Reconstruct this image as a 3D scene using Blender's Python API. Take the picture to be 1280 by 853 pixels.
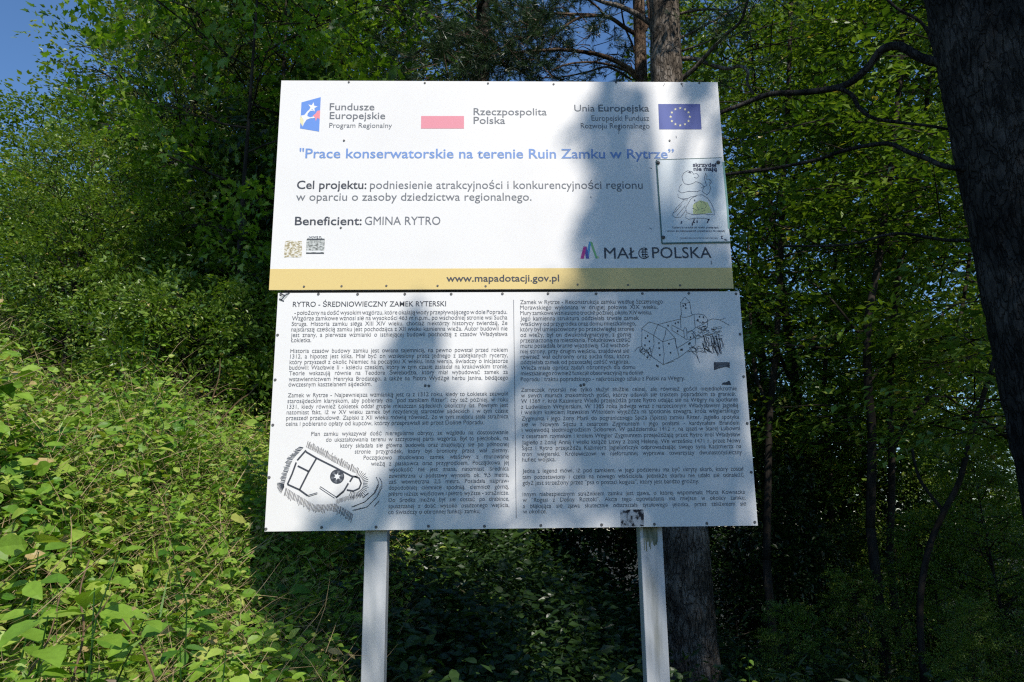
import bpy, math, random
import numpy as np
from mathutils import Vector, Matrix, noise
from math import radians, sin, cos, pi, sqrt

for o in list(bpy.data.objects): bpy.data.objects.remove(o, do_unlink=True)
scene = bpy.context.scene
COL = scene.collection

# ------------------------------------------------------------------ camera
F = 1000.0                                   # focal length in pixels of the 1280 px wide photograph
CAM = Vector((-0.0624, -3.3034, 1.6))
PITCH, ROLL, YAW = 0.2280, 0.0121, 0.0295
fw = Vector((0, cos(PITCH), sin(PITCH)))
up0 = Vector((0, -sin(PITCH), cos(PITCH))); rt0 = Vector((1, 0, 0))
rt = cos(ROLL)*rt0 - sin(ROLL)*up0
up = sin(ROLL)*rt0 + cos(ROLL)*up0
Rz = Matrix.Rotation(-YAW, 3, 'Z')
fw, rt, up = Rz @ fw, Rz @ rt, Rz @ up
cam_data = bpy.data.cameras.new("camera")
cam_data.sensor_width = 36.0
cam_data.lens = F/1280.0*36.0
cam_data.clip_start = 0.05; cam_data.clip_end = 6000
cam = bpy.data.objects.new("camera", cam_data); COL.objects.link(cam)
M = Matrix(((rt.x, up.x, -fw.x), (rt.y, up.y, -fw.y), (rt.z, up.z, -fw.z))).to_4x4()
M.translation = CAM
cam.matrix_world = M
scene.camera = cam

def at(px, py, Y):
    """point of the vertical plane y = Y seen at a pixel of the photograph"""
    d = fw + rt*((px-640)/F) - up*((py-426.5)/F)
    return CAM + d*((Y-CAM.y)/d.y)

# ------------------------------------------------------------------ sky, sun, exposure
SUN_AZ, SUN_EL = radians(20), radians(44)    # to the right of straight behind the camera
sd = Vector((sin(SUN_AZ)*cos(SUN_EL), -cos(SUN_AZ)*cos(SUN_EL), sin(SUN_EL)))   # towards the sun
world = bpy.data.worlds.new("World"); scene.world = world; world.use_nodes = True
wn = world.node_tree.nodes; wl = world.node_tree.links
sky = wn.new("ShaderNodeTexSky"); sky.sky_type = 'NISHITA'; sky.sun_disc = False
sky.sun_elevation = SUN_EL; sky.sun_rotation = math.atan2(sd.x, sd.y)
sky.air_density = 1.25; sky.dust_density = 0.0; sky.ozone_density = 10.0
bg = wn["Background"]; bg.inputs[1].default_value = 0.12
wl.new(sky.outputs[0], bg.inputs[0])
sun_d = bpy.data.lights.new("sun", 'SUN'); sun_d.energy = 4.0; sun_d.angle = radians(0.53); sun_d.color = (1.0, 0.935, 0.85)
sun = bpy.data.objects.new("sun", sun_d); COL.objects.link(sun)
sun.rotation_euler = sd.to_track_quat('Z', 'Y').to_euler(); sun.location = (3, -8, 12)
scene.view_settings.view_transform = 'Standard'; scene.view_settings.look = 'None'
scene.view_settings.gamma = 1.0; scene.view_settings.exposure = 0.23

# ------------------------------------------------------------------ helpers
def tag(o, label=None, cat=None, group=None, kind=None):
    if label: o['label'] = label
    if cat: o['category'] = cat
    if group: o['group'] = group
    if kind: o['kind'] = kind
    return o

def empty(name, loc, label, cat, group=None):
    o = bpy.data.objects.new(name, None); COL.objects.link(o)
    o.location = loc; o.empty_display_size = 0.2
    return tag(o, label, cat, group)

def np_mesh(name, V, Fs, mats, tint=None, smooth=False, matidx=None):
    """V (n,3); Fs list of (k,m) int arrays of faces with m corners"""
    me = bpy.data.meshes.new(name)
    V = np.asarray(V, np.float32)
    me.vertices.add(len(V)); me.vertices.foreach_set('co', V.ravel())
    loops = np.concatenate([f.ravel() for f in Fs]).astype(np.int32)
    counts = np.concatenate([np.full(len(f), f.shape[1]) for f in Fs])
    starts = np.concatenate([[0], np.cumsum(counts)[:-1]]).astype(np.int32)
    me.loops.add(len(loops)); me.loops.foreach_set('vertex_index', loops)
    me.polygons.add(len(counts)); me.polygons.foreach_set('loop_start', starts)
    me.polygons.foreach_set('loop_total', counts.astype(np.int32))
    if matidx is not None: me.polygons.foreach_set('material_index', np.asarray(matidx, np.int32))
    me.polygons.foreach_set('use_smooth', np.full(len(counts), smooth, bool))
    if tint is not None:
        a = me.attributes.new('tint', 'FLOAT', 'FACE'); a.data.foreach_set('value', np.asarray(tint, np.float32))
    me.update(calc_edges=True)
    for m in (mats if isinstance(mats, (list, tuple)) else [mats]): me.materials.append(m)
    return me

def obj(name, me, parent=None, world_geo=True):
    o = bpy.data.objects.new(name, me); COL.objects.link(o)
    if parent is not None:
        o.parent = parent
        if world_geo:                       # the mesh is written in world coordinates
            p = parent; off = Vector((0, 0, 0))
            while p is not None: off += p.location; p = p.parent
            o.location = -off
    return o

class MB:
    """collects boxes, tubes and flat pieces into one mesh"""
    def __init__(s): s.v = []; s.f = []
    def add(s, vs, fs):
        n = len(s.v); s.v += [tuple(v) for v in vs]; s.f += [tuple(i+n for i in f) for f in fs]
    def box(s, x0, x1, y0, y1, z0, z1):
        vs = [(x, y, z) for x in (x0, x1) for y in (y0, y1) for z in (z0, z1)]
        s.add(vs, [(0,1,3,2),(4,6,7,5),(0,4,5,1),(2,3,7,6),(0,2,6,4),(1,5,7,3)])
    def disc(s, c, r, h, n=10):              # small cylinder standing towards -y
        c = Vector(c)
        a = [c+Vector((r*cos(2*pi*i/n), 0, r*sin(2*pi*i/n))) for i in range(n)]
        b = [c+Vector((.8*r*cos(2*pi*i/n), -h, .8*r*sin(2*pi*i/n))) for i in range(n)]
        s.add(a+b, [(i, (i+1) % n, n+(i+1) % n, n+i) for i in range(n)]+[tuple(range(n, 2*n))])
    def tube(s, pts, rad, n=6, cap=True):
        pts = [Vector(p) for p in pts]
        rings = []; ref = Vector((0.3, 0.2, 1)).normalized()
        for i, p in enumerate(pts):
            t = (pts[min(i+1, len(pts)-1)]-pts[max(i-1, 0)]).normalized()
            if abs(t.dot(ref)) > .95: ref = Vector((1, .1, 0))
            u = t.cross(ref).normalized(); w = t.cross(u).normalized()
            ref = -w if False else ref
            r = rad[i] if hasattr(rad, '__len__') else rad
            rings.append([p+(u*cos(2*pi*k/n)+w*sin(2*pi*k/n))*r for k in range(n)])
        vs = [q for r_ in rings for q in r_]; fs = []
        for i in range(len(rings)-1):
            for k in range(n):
                a = i*n+k; b = i*n+(k+1) % n
                fs.append((a, b, b+n, a+n))
        if cap: fs.append(tuple(range(n-1, -1, -1))); fs.append(tuple(range((len(rings)-1)*n, len(rings)*n)))
        s.add(vs, fs)
    def mesh(s, name, mat, smooth=False):
        me = bpy.data.meshes.new(name); me.from_pydata(s.v, [], s.f); me.materials.append(mat)
        if smooth: me.polygons.foreach_set('use_smooth', [True]*len(me.polygons))
        me.update(); return me
    def build(s, name, mat, parent=None, smooth=False):
        return obj(name, s.mesh(name, mat, smooth), parent)

# ------------------------------------------------------------------ materials
def mat(name, col, rough=.6, spec=.4):
    m = bpy.data.materials.new(name); m.use_nodes = True
    b = m.node_tree.nodes["Principled BSDF"]
    b.inputs['Base Color'].default_value = (*col, 1); b.inputs['Roughness'].default_value = rough
    b.inputs['Specular IOR Level'].default_value = spec
    return m

def ramp(nt, stops, interp='LINEAR'):
    r = nt.nodes.new("ShaderNodeValToRGB"); r.color_ramp.interpolation = interp
    e = r.color_ramp.elements
    while len(e) < len(stops): e.new(0.5)
    for i, (p, c) in enumerate(stops):
        e[i].position = p; e[i].color = (*c, 1)
    return r

def noise_mat(name, stops, scale=8, rough=.7, bump=.0, bdist=.01, detail=6, stretch=(1,1,1), spec=.3, dist=0):
    m = mat(name, (.5,.5,.5), rough, spec); nt = m.node_tree; L = nt.links
    tc = nt.nodes.new("ShaderNodeTexCoord"); mp = nt.nodes.new("ShaderNodeMapping"); mp.inputs['Scale'].default_value = stretch
    L.new(tc.outputs['Object'], mp.inputs[0])
    n = nt.nodes.new("ShaderNodeTexNoise"); n.inputs['Scale'].default_value = scale; n.inputs['Detail'].default_value = detail
    n.inputs['Distortion'].default_value = dist
    L.new(mp.outputs[0], n.inputs['Vector'])
    r = ramp(nt, stops); L.new(n.outputs[0], r.inputs[0])
    b = nt.nodes["Principled BSDF"]; L.new(r.outputs[0], b.inputs['Base Color'])
    if bump:
        bp = nt.nodes.new("ShaderNodeBump"); bp.inputs['Strength'].default_value = bump; bp.inputs['Distance'].default_value = bdist
        L.new(n.outputs[0], bp.inputs['Height']); L.new(bp.outputs[0], b.inputs['Normal'])
    return m

def bark_mat(name, stops, sc=1.0, bump=1.0):
    m = mat(name, (.1,.1,.1), .92, .12); nt = m.node_tree; L = nt.links; nn = nt.nodes
    tc = nn.new("ShaderNodeTexCoord"); mp = nn.new("ShaderNodeMapping"); mp.inputs['Scale'].default_value = (1,1,.32); L.new(tc.outputs['Object'], mp.inputs[0])
    n0 = nn.new("ShaderNodeTexNoise"); n0.inputs['Scale'].default_value = 9*sc; n0.inputs['Detail'].default_value = 4; L.new(mp.outputs[0], n0.inputs['Vector'])
    mix = nn.new("ShaderNodeMixRGB"); mix.inputs[0].default_value = .22; L.new(mp.outputs[0], mix.inputs[1]); L.new(n0.outputs['Color'], mix.inputs[2])
    v = nn.new("ShaderNodeTexVoronoi"); v.feature = 'DISTANCE_TO_EDGE'; v.inputs['Scale'].default_value = 26*sc; L.new(mix.outputs[0], v.inputs['Vector'])
    mr = nn.new("ShaderNodeMapRange"); mr.inputs['From Max'].default_value = .10; L.new(v.outputs['Distance'], mr.inputs[0])
    n1 = nn.new("ShaderNodeTexNoise"); n1.inputs['Scale'].default_value = 34*sc; n1.inputs['Detail'].default_value = 8; n1.inputs['Roughness'].default_value = .7; L.new(mp.outputs[0], n1.inputs['Vector'])
    n2 = nn.new("ShaderNodeTexNoise"); n2.inputs['Scale'].default_value = 4*sc; n2.inputs['Detail'].default_value = 5; L.new(tc.outputs['Object'], n2.inputs['Vector'])
    ad = nn.new("ShaderNodeMath"); ad.operation = 'ADD'; L.new(n1.outputs[0], ad.inputs[0]); L.new(n2.outputs[0], ad.inputs[1])
    hf = nn.new("ShaderNodeMath"); hf.operation = 'MULTIPLY'; hf.inputs[1].default_value = .5; L.new(ad.outputs[0], hf.inputs[0])
    rp = ramp(nt, stops); L.new(hf.outputs[0], rp.inputs[0])
    dk = nn.new("ShaderNodeMapRange"); dk.inputs['To Min'].default_value = .55; L.new(mr.outputs[0], dk.inputs[0])
    ml = nn.new("ShaderNodeVectorMath"); ml.operation = 'SCALE'; L.new(rp.outputs[0], ml.inputs[0]); L.new(dk.outputs[0], ml.inputs['Scale'])
    b = nn["Principled BSDF"]; L.new(ml.outputs[0], b.inputs['Base Color'])
    h = nn.new("ShaderNodeMath"); h.operation = 'ADD'; L.new(mr.outputs[0], h.inputs[0]); L.new(n1.outputs[0], h.inputs[1])
    bp = nn.new("ShaderNodeBump"); bp.inputs['Strength'].default_value = bump; bp.inputs['Distance'].default_value = .012; L.new(h.outputs[0], bp.inputs['Height']); L.new(bp.outputs[0], b.inputs['Normal'])
    return m

def leaf_mat(name, stops, trans=.28, rough=.38, spec=.5, tcol=1.6):
    """leaf: colour varies from leaf to leaf (attribute tint), some light passes through"""
    m = bpy.data.materials.new(name); m.use_nodes = True; nt = m.node_tree; L = nt.links
    b = nt.nodes["Principled BSDF"]; out = nt.nodes["Material Output"]
    a = nt.nodes.new("ShaderNodeAttribute"); a.attribute_name = 'tint'
    r = ramp(nt, stops); L.new(a.outputs['Fac'], r.inputs[0])
    tc = nt.nodes.new("ShaderNodeTexCoord")
    n = nt.nodes.new("ShaderNodeTexNoise"); n.inputs['Scale'].default_value = 60; n.inputs['Detail'].default_value = 3
    L.new(tc.outputs['Object'], n.inputs['Vector'])
    mr = nt.nodes.new("ShaderNodeMapRange"); mr.inputs['To Min'].default_value = .7; mr.inputs['To Max'].default_value = 1.3
    L.new(n.outputs[0], mr.inputs[0])
    mx = nt.nodes.new("ShaderNodeVectorMath"); mx.operation = 'SCALE'
    L.new(r.outputs[0], mx.inputs[0]); L.new(mr.outputs[0], mx.inputs['Scale'])
    L.new(mx.outputs[0], b.inputs['Base Color'])
    b.inputs['Roughness'].default_value = rough; b.inputs['Specular IOR Level'].default_value = spec
    t = nt.nodes.new("ShaderNodeBsdfTranslucent")
    sc = nt.nodes.new("ShaderNodeVectorMath"); sc.operation = 'MULTIPLY'; sc.inputs[1].default_value = (tcol*1.05, tcol*1.1, tcol*.35)
    L.new(mx.outputs[0], sc.inputs[0]); L.new(sc.outputs[0], t.inputs['Color'])
    ms = nt.nodes.new("ShaderNodeMixShader"); ms.inputs[0].default_value = trans
    L.new(b.outputs[0], ms.inputs[1]); L.new(t.outputs[0], ms.inputs[2]); L.new(ms.outputs[0], out.inputs['Surface'])
    return m

LEAF = leaf_mat('fresh_leaf', [(0, (.03,.085,.013)), (.35, (.10,.18,.022)), (.7, (.18,.27,.035)), (.93, (.26,.34,.06)), (.985, (.36,.30,.08)), (1, (.42,.33,.10))])
LEAFW = leaf_mat('weed_leaf', [(0, (.022,.08,.012)), (.3, (.08,.20,.02)), (.65, (.22,.36,.04)), (.9, (.38,.46,.09)), (.97, (.42,.38,.12)), (1, (.46,.32,.16))], trans=.25, rough=.45, spec=.3)
LEAFM = leaf_mat('maple_leaf', [(0, (.04,.10,.013)), (.5, (.13,.24,.025)), (.95, (.25,.36,.045)), (.99, (.45,.36,.14)), (1, (.5,.4,.2))], trans=.45)
LEAFO = leaf_mat('olive_leaf', [(0, (.05,.095,.02)), (.5, (.15,.195,.045)), (.9, (.26,.26,.075)), (1, (.26,.20,.08))], trans=.3)
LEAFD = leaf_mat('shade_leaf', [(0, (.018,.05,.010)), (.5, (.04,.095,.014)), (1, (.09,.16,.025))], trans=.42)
NEEDLE = leaf_mat('pine_needles', [(0, (.012,.035,.014)), (.5, (.03,.065,.022)), (1, (.06,.10,.03))], trans=.1, rough=.4)
DRY = leaf_mat('dry_stem', [(0, (.16,.10,.05)), (1, (.42,.32,.17))], trans=.1, rough=.8)
BARK = noise_mat('dark_bark', [(.3, (.012,.010,.008)), (.7, (.055,.046,.036))], 14, .9, .8, .02, stretch=(1,1,.25), spec=.15)
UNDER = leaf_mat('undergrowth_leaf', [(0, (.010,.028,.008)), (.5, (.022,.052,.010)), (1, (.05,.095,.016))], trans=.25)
BARKP = bark_mat('pine_bark', [(.36, (.035,.028,.022)), (.48, (.11,.09,.07)), (.58, (.24,.205,.17)), (.68, (.34,.30,.26))])
BARKO = bark_mat('orange_pine_bark', [(.36, (.035,.024,.018)), (.5, (.12,.08,.055)), (.62, (.26,.19,.135))], 1.2)
SOIL = noise_mat('soil', [(.3, (.02,.016,.011)), (.55, (.045,.04,.022)), (.75, (.05,.07,.025))], 3, .95, .8, .05)

# ------------------------------------------------------------------ terrain
def bank(x, y):
    s = (-x)*.8 + y*.22
    s = np.asarray(s, float)
    h = .60 + .93*np.minimum(s, 2.0) + .05*np.clip(s-2.0, 0, 60)
    return h
def ground(x, y):
    x = np.asarray(x, float); y = np.asarray(y, float)
    g = bank(x, y)-.48
    g = np.where(g > 0, g, g*.12)                                  # level path in front of the board
    fall = np.clip((x-1.5)*.5 + (y-5.0)*.35 - .5, 0, 60)
    g = g - .34*fall*np.clip((x+2.5)/3.0, 0, 1)                    # the hill falls away behind and to the right
    g = g + .05*np.sin(x*2.1+1)*np.cos(y*1.7) + .03*np.sin(x*5.3)*np.sin(y*4.1+2)
    far = np.clip((np.hypot(x, y)-35)/60, 0, 1)
    return g*(1-far) + (-14)*far
def gz(x, y): return float(ground(x, y))

def hit(px, py, h=.35):
    """first point of the weed covered terrain along a view ray"""
    d = fw + rt*((px-640)/F) - up*((py-426.5)/F); t = 1.0
    while t < 14:
        p = CAM+d*t
        if p.z < gz(p.x, p.y)+h: break
        t += .1
    return CAM+d*t

def build_ground():
    a = np.concatenate([-np.geomspace(2500, 12, 26)[:-1], np.linspace(-12, 12, 97), np.geomspace(12, 2500, 26)[1:]])
    X, Y = np.meshgrid(a, a, indexing='ij'); Z = ground(X, Y)
    n = len(a); V = np.stack([X, Y, Z], -1).reshape(-1, 3)
    i = np.arange(n-1)[:, None]*n+np.arange(n-1)[None]
    Q = np.stack([i, i+n, i+n+1, i+1], -1).reshape(-1, 4)
    o = obj('hillside_ground', np_mesh('hillside_ground', V, [Q], SOIL, smooth=True))
    tag(o, 'dark leaf covered soil of the wooded hillside rising to the left', kind='structure')
build_ground()

# ------------------------------------------------------------------ foliage arrays
T_SIMPLE = (np.array([(0,0,0), (-.27,.42,.07), (0,1,-.05), (.27,.42,.07)], float), [np.array([(0,2,1), (0,3,2)])])
T_OVATE = (np.array([(0,0,0), (-.22,.16,.05), (-.31,.42,.06), (-.19,.74,.0), (0,1,-.16), (.19,.74,.0), (.31,.42,.06), (.22,.16,.05), (0,.42,0), (0,.74,-.05)], float),
           [np.array([(0,8,1), (1,8,2), (3,9,4), (0,7,8), (7,6,8), (5,4,9)]), np.array([(2,8,9,3), (8,6,5,9)])])
_m = [(0,0), (-.12,.10), (-.45,.02), (-.36,.22), (-.60,.48), (-.30,.46), (-.22,.62), (0,1.0), (.22,.62), (.30,.46), (.60,.48), (.36,.22), (.45,.02), (.12,.10)]
T_MAPLE = (np.array([(x, y, .10*abs(x)-.12*y*y) for x, y in _m]+[(0,.35,0)], float),
           [np.array([(14, (i+1) % 14, i) for i in range(14)])])
T_NARROW = (np.array([(0,0,0), (-.13,.4,.03), (0,1,-.12), (.13,.4,.03)], float), [np.array([(0,2,1), (0,3,2)])])
T_STALK = (np.array([(-.005,0,0), (.005,0,0), (.02,.5,.03), (.028,.5,.03), (0,1,-.1)], float), [np.array([(0,1,3,2)]), np.array([(2,3,4)])])
T_BLADE = (np.array([(-.02,0,0), (.02,0,0), (-.016,.5,.0), (.016,.5,.0), (0,1,-.3)], float), [np.array([(0,1,3,2)]), np.array([(2,3,4)])])

def frames(D, N):
    """rotation matrices with y along D and z near N"""
    D = D/np.linalg.norm(D, axis=1, keepdims=True)
    X = np.cross(D, N); X /= np.linalg.norm(X, axis=1, keepdims=True)+1e-9
    Z = np.cross(X, D)
    return np.stack([X, D, Z], -1)

def instance(tmpl, P, R, S, tint):
    """bake copies of a template: returns V, [F], tint per face"""
    TV, TF = tmpl; n = len(P); k = len(TV)
    V = np.einsum('nij,kj->nki', R, TV)*S[:, None, None] + P[:, None, :]
    out = []; tt = []
    for f in TF:
        out.append((f[None]+(np.arange(n)*k)[:, None, None]).reshape(-1, f.shape[1]))
        tt.append(np.repeat(tint, len(f)))
    return V.reshape(-1, 3), out, np.concatenate(tt)

def merge(parts):
    V = []; by = {}; off = 0; tints = {}
    for v, fs, t in parts:
        V.append(v); p = 0
        for f in fs:
            m = f.shape[1]; by.setdefault(m, []).append(f+off); tints.setdefault(m, []).append(t[p:p+len(f)]); p += len(f)
        off += len(v)
    ks = sorted(by)
    return np.concatenate(V), [np.concatenate(by[k]) for k in ks], np.concatenate([np.concatenate(tints[k]) for k in ks])

def spray_template(rng, n=22, L=.6, leaf=.09, droop=.25, flat=.35, wide=.55):
    """leafy twig along +y lying roughly flat: leaf positions, directions, normals, sizes"""
    P, D, N, S = [], [], [], []
    main = lambda t: np.array([.04*sin(5*t), L*t, -droop*L*t*t])
    for i in range(n):
        t = .12+.88*(i+.5)/n; side = 1 if i % 2 else -1
        base = main(t)
        ln = wide*L*(1-t*.8)*rng.uniform(.1, 1.0)             # side twig length
        d = np.array([side*rng.uniform(.5, 1.0), rng.uniform(.4, .9), rng.normal(0, .18)])
        d /= np.linalg.norm(d)
        P.append(base+d*ln+rng.normal(0, .015, 3)); D.append(d+rng.normal(0, .3, 3)+np.array([0,0,-.15]))
        N.append(np.array([0, 0, 1])+rng.normal(0, flat, 3)); S.append(leaf*rng.uniform(.6, 1.2))
    return [np.array(a) for a in (P, D, N, S)]

def place_sprays(rng, tmpls, P, D, N, scale, tmpl, tone=0.0, tspread=.22):
    """put sprays at P growing along D with upper side N; returns merged leaf arrays"""
    R = frames(D, N); parts = []
    which = rng.integers(0, len(tmpls), len(P))
    for k, (lp, ld, ln, ls) in enumerate(tmpls):
        m = np.where(which == k)[0]
        if len(m) == 0: continue
        Rm = R[m]; sc = scale[m]
        PP = np.einsum('nij,kj->nki', Rm, lp)*sc[:, None, None]+P[m][:, None]
        DD = np.einsum('nij,kj->nki', Rm, ld); NN = np.einsum('nij,kj->nki', Rm, ln)
        SS = (ls[None]*np.ones((len(m), 1)))*np.sqrt(sc)[:, None]
        base = np.clip(rng.normal(.45+tone, .15, len(m)), 0, .9)
        tt = np.clip(base[:, None]+rng.normal(0, tspread*.7, (len(m), len(ls))), 0, .95)
        tt[rng.random(tt.shape) < .006] = 1.0
        parts.append(instance(tmpl, PP.reshape(-1, 3), frames(DD.reshape(-1, 3), NN.reshape(-1, 3)), SS.ravel(), tt.ravel()))
    return merge(parts)

def curve_pts(p0, d, L, n, rng, wob=.12, bend=(0, 0, .1)):
    pts = [np.array(p0, float)]; d = np.array(d, float); d /= np.linalg.norm(d)
    for i in range(n):
        d = d+rng.normal(0, wob, 3)/n*2+np.array(bend)/n; d /= np.linalg.norm(d)
        pts.append(pts[-1]+d*L/n)
    return np.array(pts)

def tree_meshes(name, seed, H, z0, rad, limbs, prof, leafmat, bark, tmpl, leaf=.09, spr=9, spray_L=.6, droop=.25, trunk_r=.09,
                rise=.5, bend=.1, lean=(0, 0), flat=.35, nleaf=22, tone=0, wide=.55, sub=3, only=None):
    """meshes (trunk, limbs, crown) of a tree standing at the origin"""
    rng = np.random.default_rng(seed)
    tr = MB(); li = MB()
    tp = curve_pts((0, 0, -.3), (lean[0], lean[1], 1), H+.3, 12, rng, .06, (0, 0, .15))
    tr.tube(tp, [max(.012, trunk_r*(1.25 if i == 0 else 1)*(1-i/12.6)) for i in range(13)], 9)
    tmpls = [spray_template(rng, nleaf, spray_L, leaf, droop, flat, wide) for _ in range(5)]
    P, D, N = [], [], []
    for i in range(limbs):
        t = (i+rng.uniform(0, 1))/limbs
        z = z0+(H-z0)*t
        j = min(11, int((z+.3)/(H+.3)*12)); b = tp[j]+(tp[j+1]-tp[j])*((z+.3)/(H+.3)*12-j)
        az = i*2.39996+rng.uniform(-.4, .4)
        if only is not None and not (only[0] <= ((az+pi) % (2*pi))-pi <= only[1]): 
            if rng.random() < .75: continue
        ln = rad*prof(t)*rng.uniform(.65, 1.15)
        rs = rise*rng.uniform(.5, 1.4)
        pts = curve_pts(b, (cos(az), sin(az), rs), ln, 6, rng, .22, (0, 0, bend))
        r0 = max(.008, trunk_r*.38*(1-t*.6))
        li.tube(pts, [r0*(1-k/7.5) for k in range(7)], 5)
        for q in range(sub*2):
            u = .25+.7*(q+rng.uniform(0, 1))/(sub*2); k = min(5, int(u*6)); bp = pts[k]+(pts[k+1]-pts[k])*(u*6-k)
            dl = (pts[k+1]-pts[k]); dl /= np.linalg.norm(dl)
            side = np.cross(dl, (0, 0, 1)); side /= np.linalg.norm(side)+1e-6
            sdv = dl*.7+side*(1 if q % 2 else -1)*rng.uniform(.5, 1)+np.array([0, 0, rng.normal(.0, .25)])
            sl = ln*.42*(1.15-u)*rng.uniform(.7, 1.3)+.15
            sp = curve_pts(bp, sdv, sl, 3, rng, .25, (0, 0, -.1*droop))
            li.tube(sp, [.010, .008, .006, .003], 3)
            m = max(2, int(spr*.35))
            for w in range(m):
                v = rng.uniform(.15, 1); kk = min(2, int(v*3)); pp = sp[kk]+(sp[kk+1]-sp[kk])*(v*3-kk)
                dd = (sp[kk+1]-sp[kk]); dd /= np.linalg.norm(dd); dd = dd+rng.normal(0, .55, 3)
                P.append(pp); D.append(dd+np.array([0, 0, -.1])); N.append(np.array([0, 0, 1])+rng.normal(0, .35, 3))
        for w in range(int(spr*.6)):
            P.append(pts[rng.integers(3, 7)]+rng.normal(0, .05, 3)); D.append((pts[-1]-pts[-2])/np.linalg.norm(pts[-1]-pts[-2])+rng.normal(0, .5, 3)); N.append(np.array([0, 0, 1])+rng.normal(0, .35, 3))
    P, D, N = np.array(P), np.array(D), np.array(N)
    V, Fs, tt = place_sprays(rng, tmpls, P, D, N, rng.uniform(.6, 1.25, len(P)), tmpl, tone)
    return (tr.mesh(name+'_trunk', bark, True), li.mesh(name+'_limbs', bark, True), np_mesh(name+'_crown', V, Fs, leafmat, tt))

def put_tree(name, meshes, x, y, rz, sc, label, cat, group=None, dz=0, nolimbs=False):
    r = empty(name, (x, y, gz(x, y)+dz), label, cat, group)
    r.rotation_euler.z = rz; r.scale = (sc, sc, sc) if not hasattr(sc, '__len__') else sc
    for nm, me in zip(('trunk', 'limbs', 'crown'), meshes):
        o = bpy.data.objects.new(nm, me); COL.objects.link(o); o.parent = r
    return r

# ------------------------------------------------------------------ the information board
WHITE = noise_mat('white_board_plastic', [(.32, (.80,.785,.765)), (.5, (.825,.81,.79)), (.65, (.83,.815,.795))], 2.5, .38, 0, spec=.35)
YEL = mat('yellow_print', (.76,.58,.23), .4)
INK = mat('dark_print', (.055,.06,.075), .5)
INKS = mat('small_text_print', (.13,.135,.15), .5)
INKG = mat('grey_print', (.16,.17,.19), .5)
INKB = mat('blue_title_print', (.17,.30,.62), .5)
PINK = mat('overexposed_red_print', (.76,.28,.34), .5)  # flag red lightened to pink: overexposure in the sun put into the colour
FBLUE = mat('flag_blue_print', (.05,.085,.34), .5)
LBLUE = mat('logo_blue_print', (.14,.29,.72), .5)
STARY = mat('pale_yellow_print', (.80,.74,.45), .5)
STARW = mat('white_print', (.82,.82,.82), .5)
SCREW = noise_mat('screw_metal', [(.4, (.05,.05,.055)), (.7, (.16,.15,.14))], 60, .5, spec=.5)
POSTM = noise_mat('post_paint', [(.28, (.30,.31,.29)), (.40, (.50,.52,.53)), (.55, (.60,.61,.62)), (.75, (.66,.67,.68))], 16, .55, .3, .002, detail=9, stretch=(1,1,.10))
BACK = mat('dark_frame_wood', (.05,.045,.04), .9)
def tagm(m): return m

SY = 0.0                                                    # front plane of the board
board = empty('information_board', (0, .07, gz(0, .07)), 'tall white two panel information board about castle ruins on two square posts', 'information board')
def P2(px, py, Y=SY):
    p = at(px, py, Y); return (p.x, p.z)

ux0, uz0 = -1.0, 1.6+.9957; ux1, uz1 = 1.0, 1.6+1.9892
lx0, lx1, lz0, lz1 = -.963, 1.0265, 1.6-.0074, 1.6+.985
pw = .005
UP = MB(); UP.box(ux0, ux1, 0, pw, uz0, uz1); upper = UP.build('upper_panel', WHITE, board)
upper['label'] = 'upper white panel with funding notice and yellow band'
LOY = .008
LP = MB(); LP.box(lx0, lx1, LOY, LOY+pw, lz0, lz1); lower = LP.build('lower_panel', WHITE, board)
lower['label'] = 'lower white panel full of history text with castle drawing and plan'
for z0, z1, n in ((uz1-.10, uz1-.02, 0), (uz0-.035, uz0+.045, 0), (lz0+.02, lz0+.10, 0)):
    b = MB(); b.box(-.94, .94, .0135, .05, z0, z1); b.build('rail', BACK, board)
# posts
for (xa, xb, pxs) in ((0, 0, ((456, 484, 667), (451, 480.5, 853))), (0, 0, ((800, 828, 662), (810, 838.5, 853)))):
    p1 = at(pxs[0][0], pxs[0][2], .05); p2 = at(pxs[0][1], pxs[0][2], .05)
    x0, x1 = p1.x, p2.x
    b = MB(); b.box(x0, x1, .052, .052+.085, gz(x0, .1)-.4, uz1-.03)
    o = b.build('post', POSTM, board)
    bv = o.modifiers.new('edge', 'BEVEL'); bv.width = .004; bv.segments = 2
# mossy stain at the top of the right post
STAIN = noise_mat('green_stain', [(.45, (.10,.12,.07)), (.60, (.30,.31,.24)), (.75, (.55,.56,.55))], 40, .8, stretch=(1,1,.2))
p1 = at(804, 662, .05); p2 = at(823, 690, .05)
b = MB(); n = 14
for i in range(n):
    xa = p1.x+(p2.x-p1.x)*i/n; xb = p1.x+(p2.x-p1.x)*(i+1)/n; ra = random.Random(i).uniform(.4, 1)
    b.box(xa, xb, .0508, .0525, p1.z-(p1.z-p2.z)*ra, p1.z+.01)
b.build('post_stain', STAIN, board)

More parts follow.
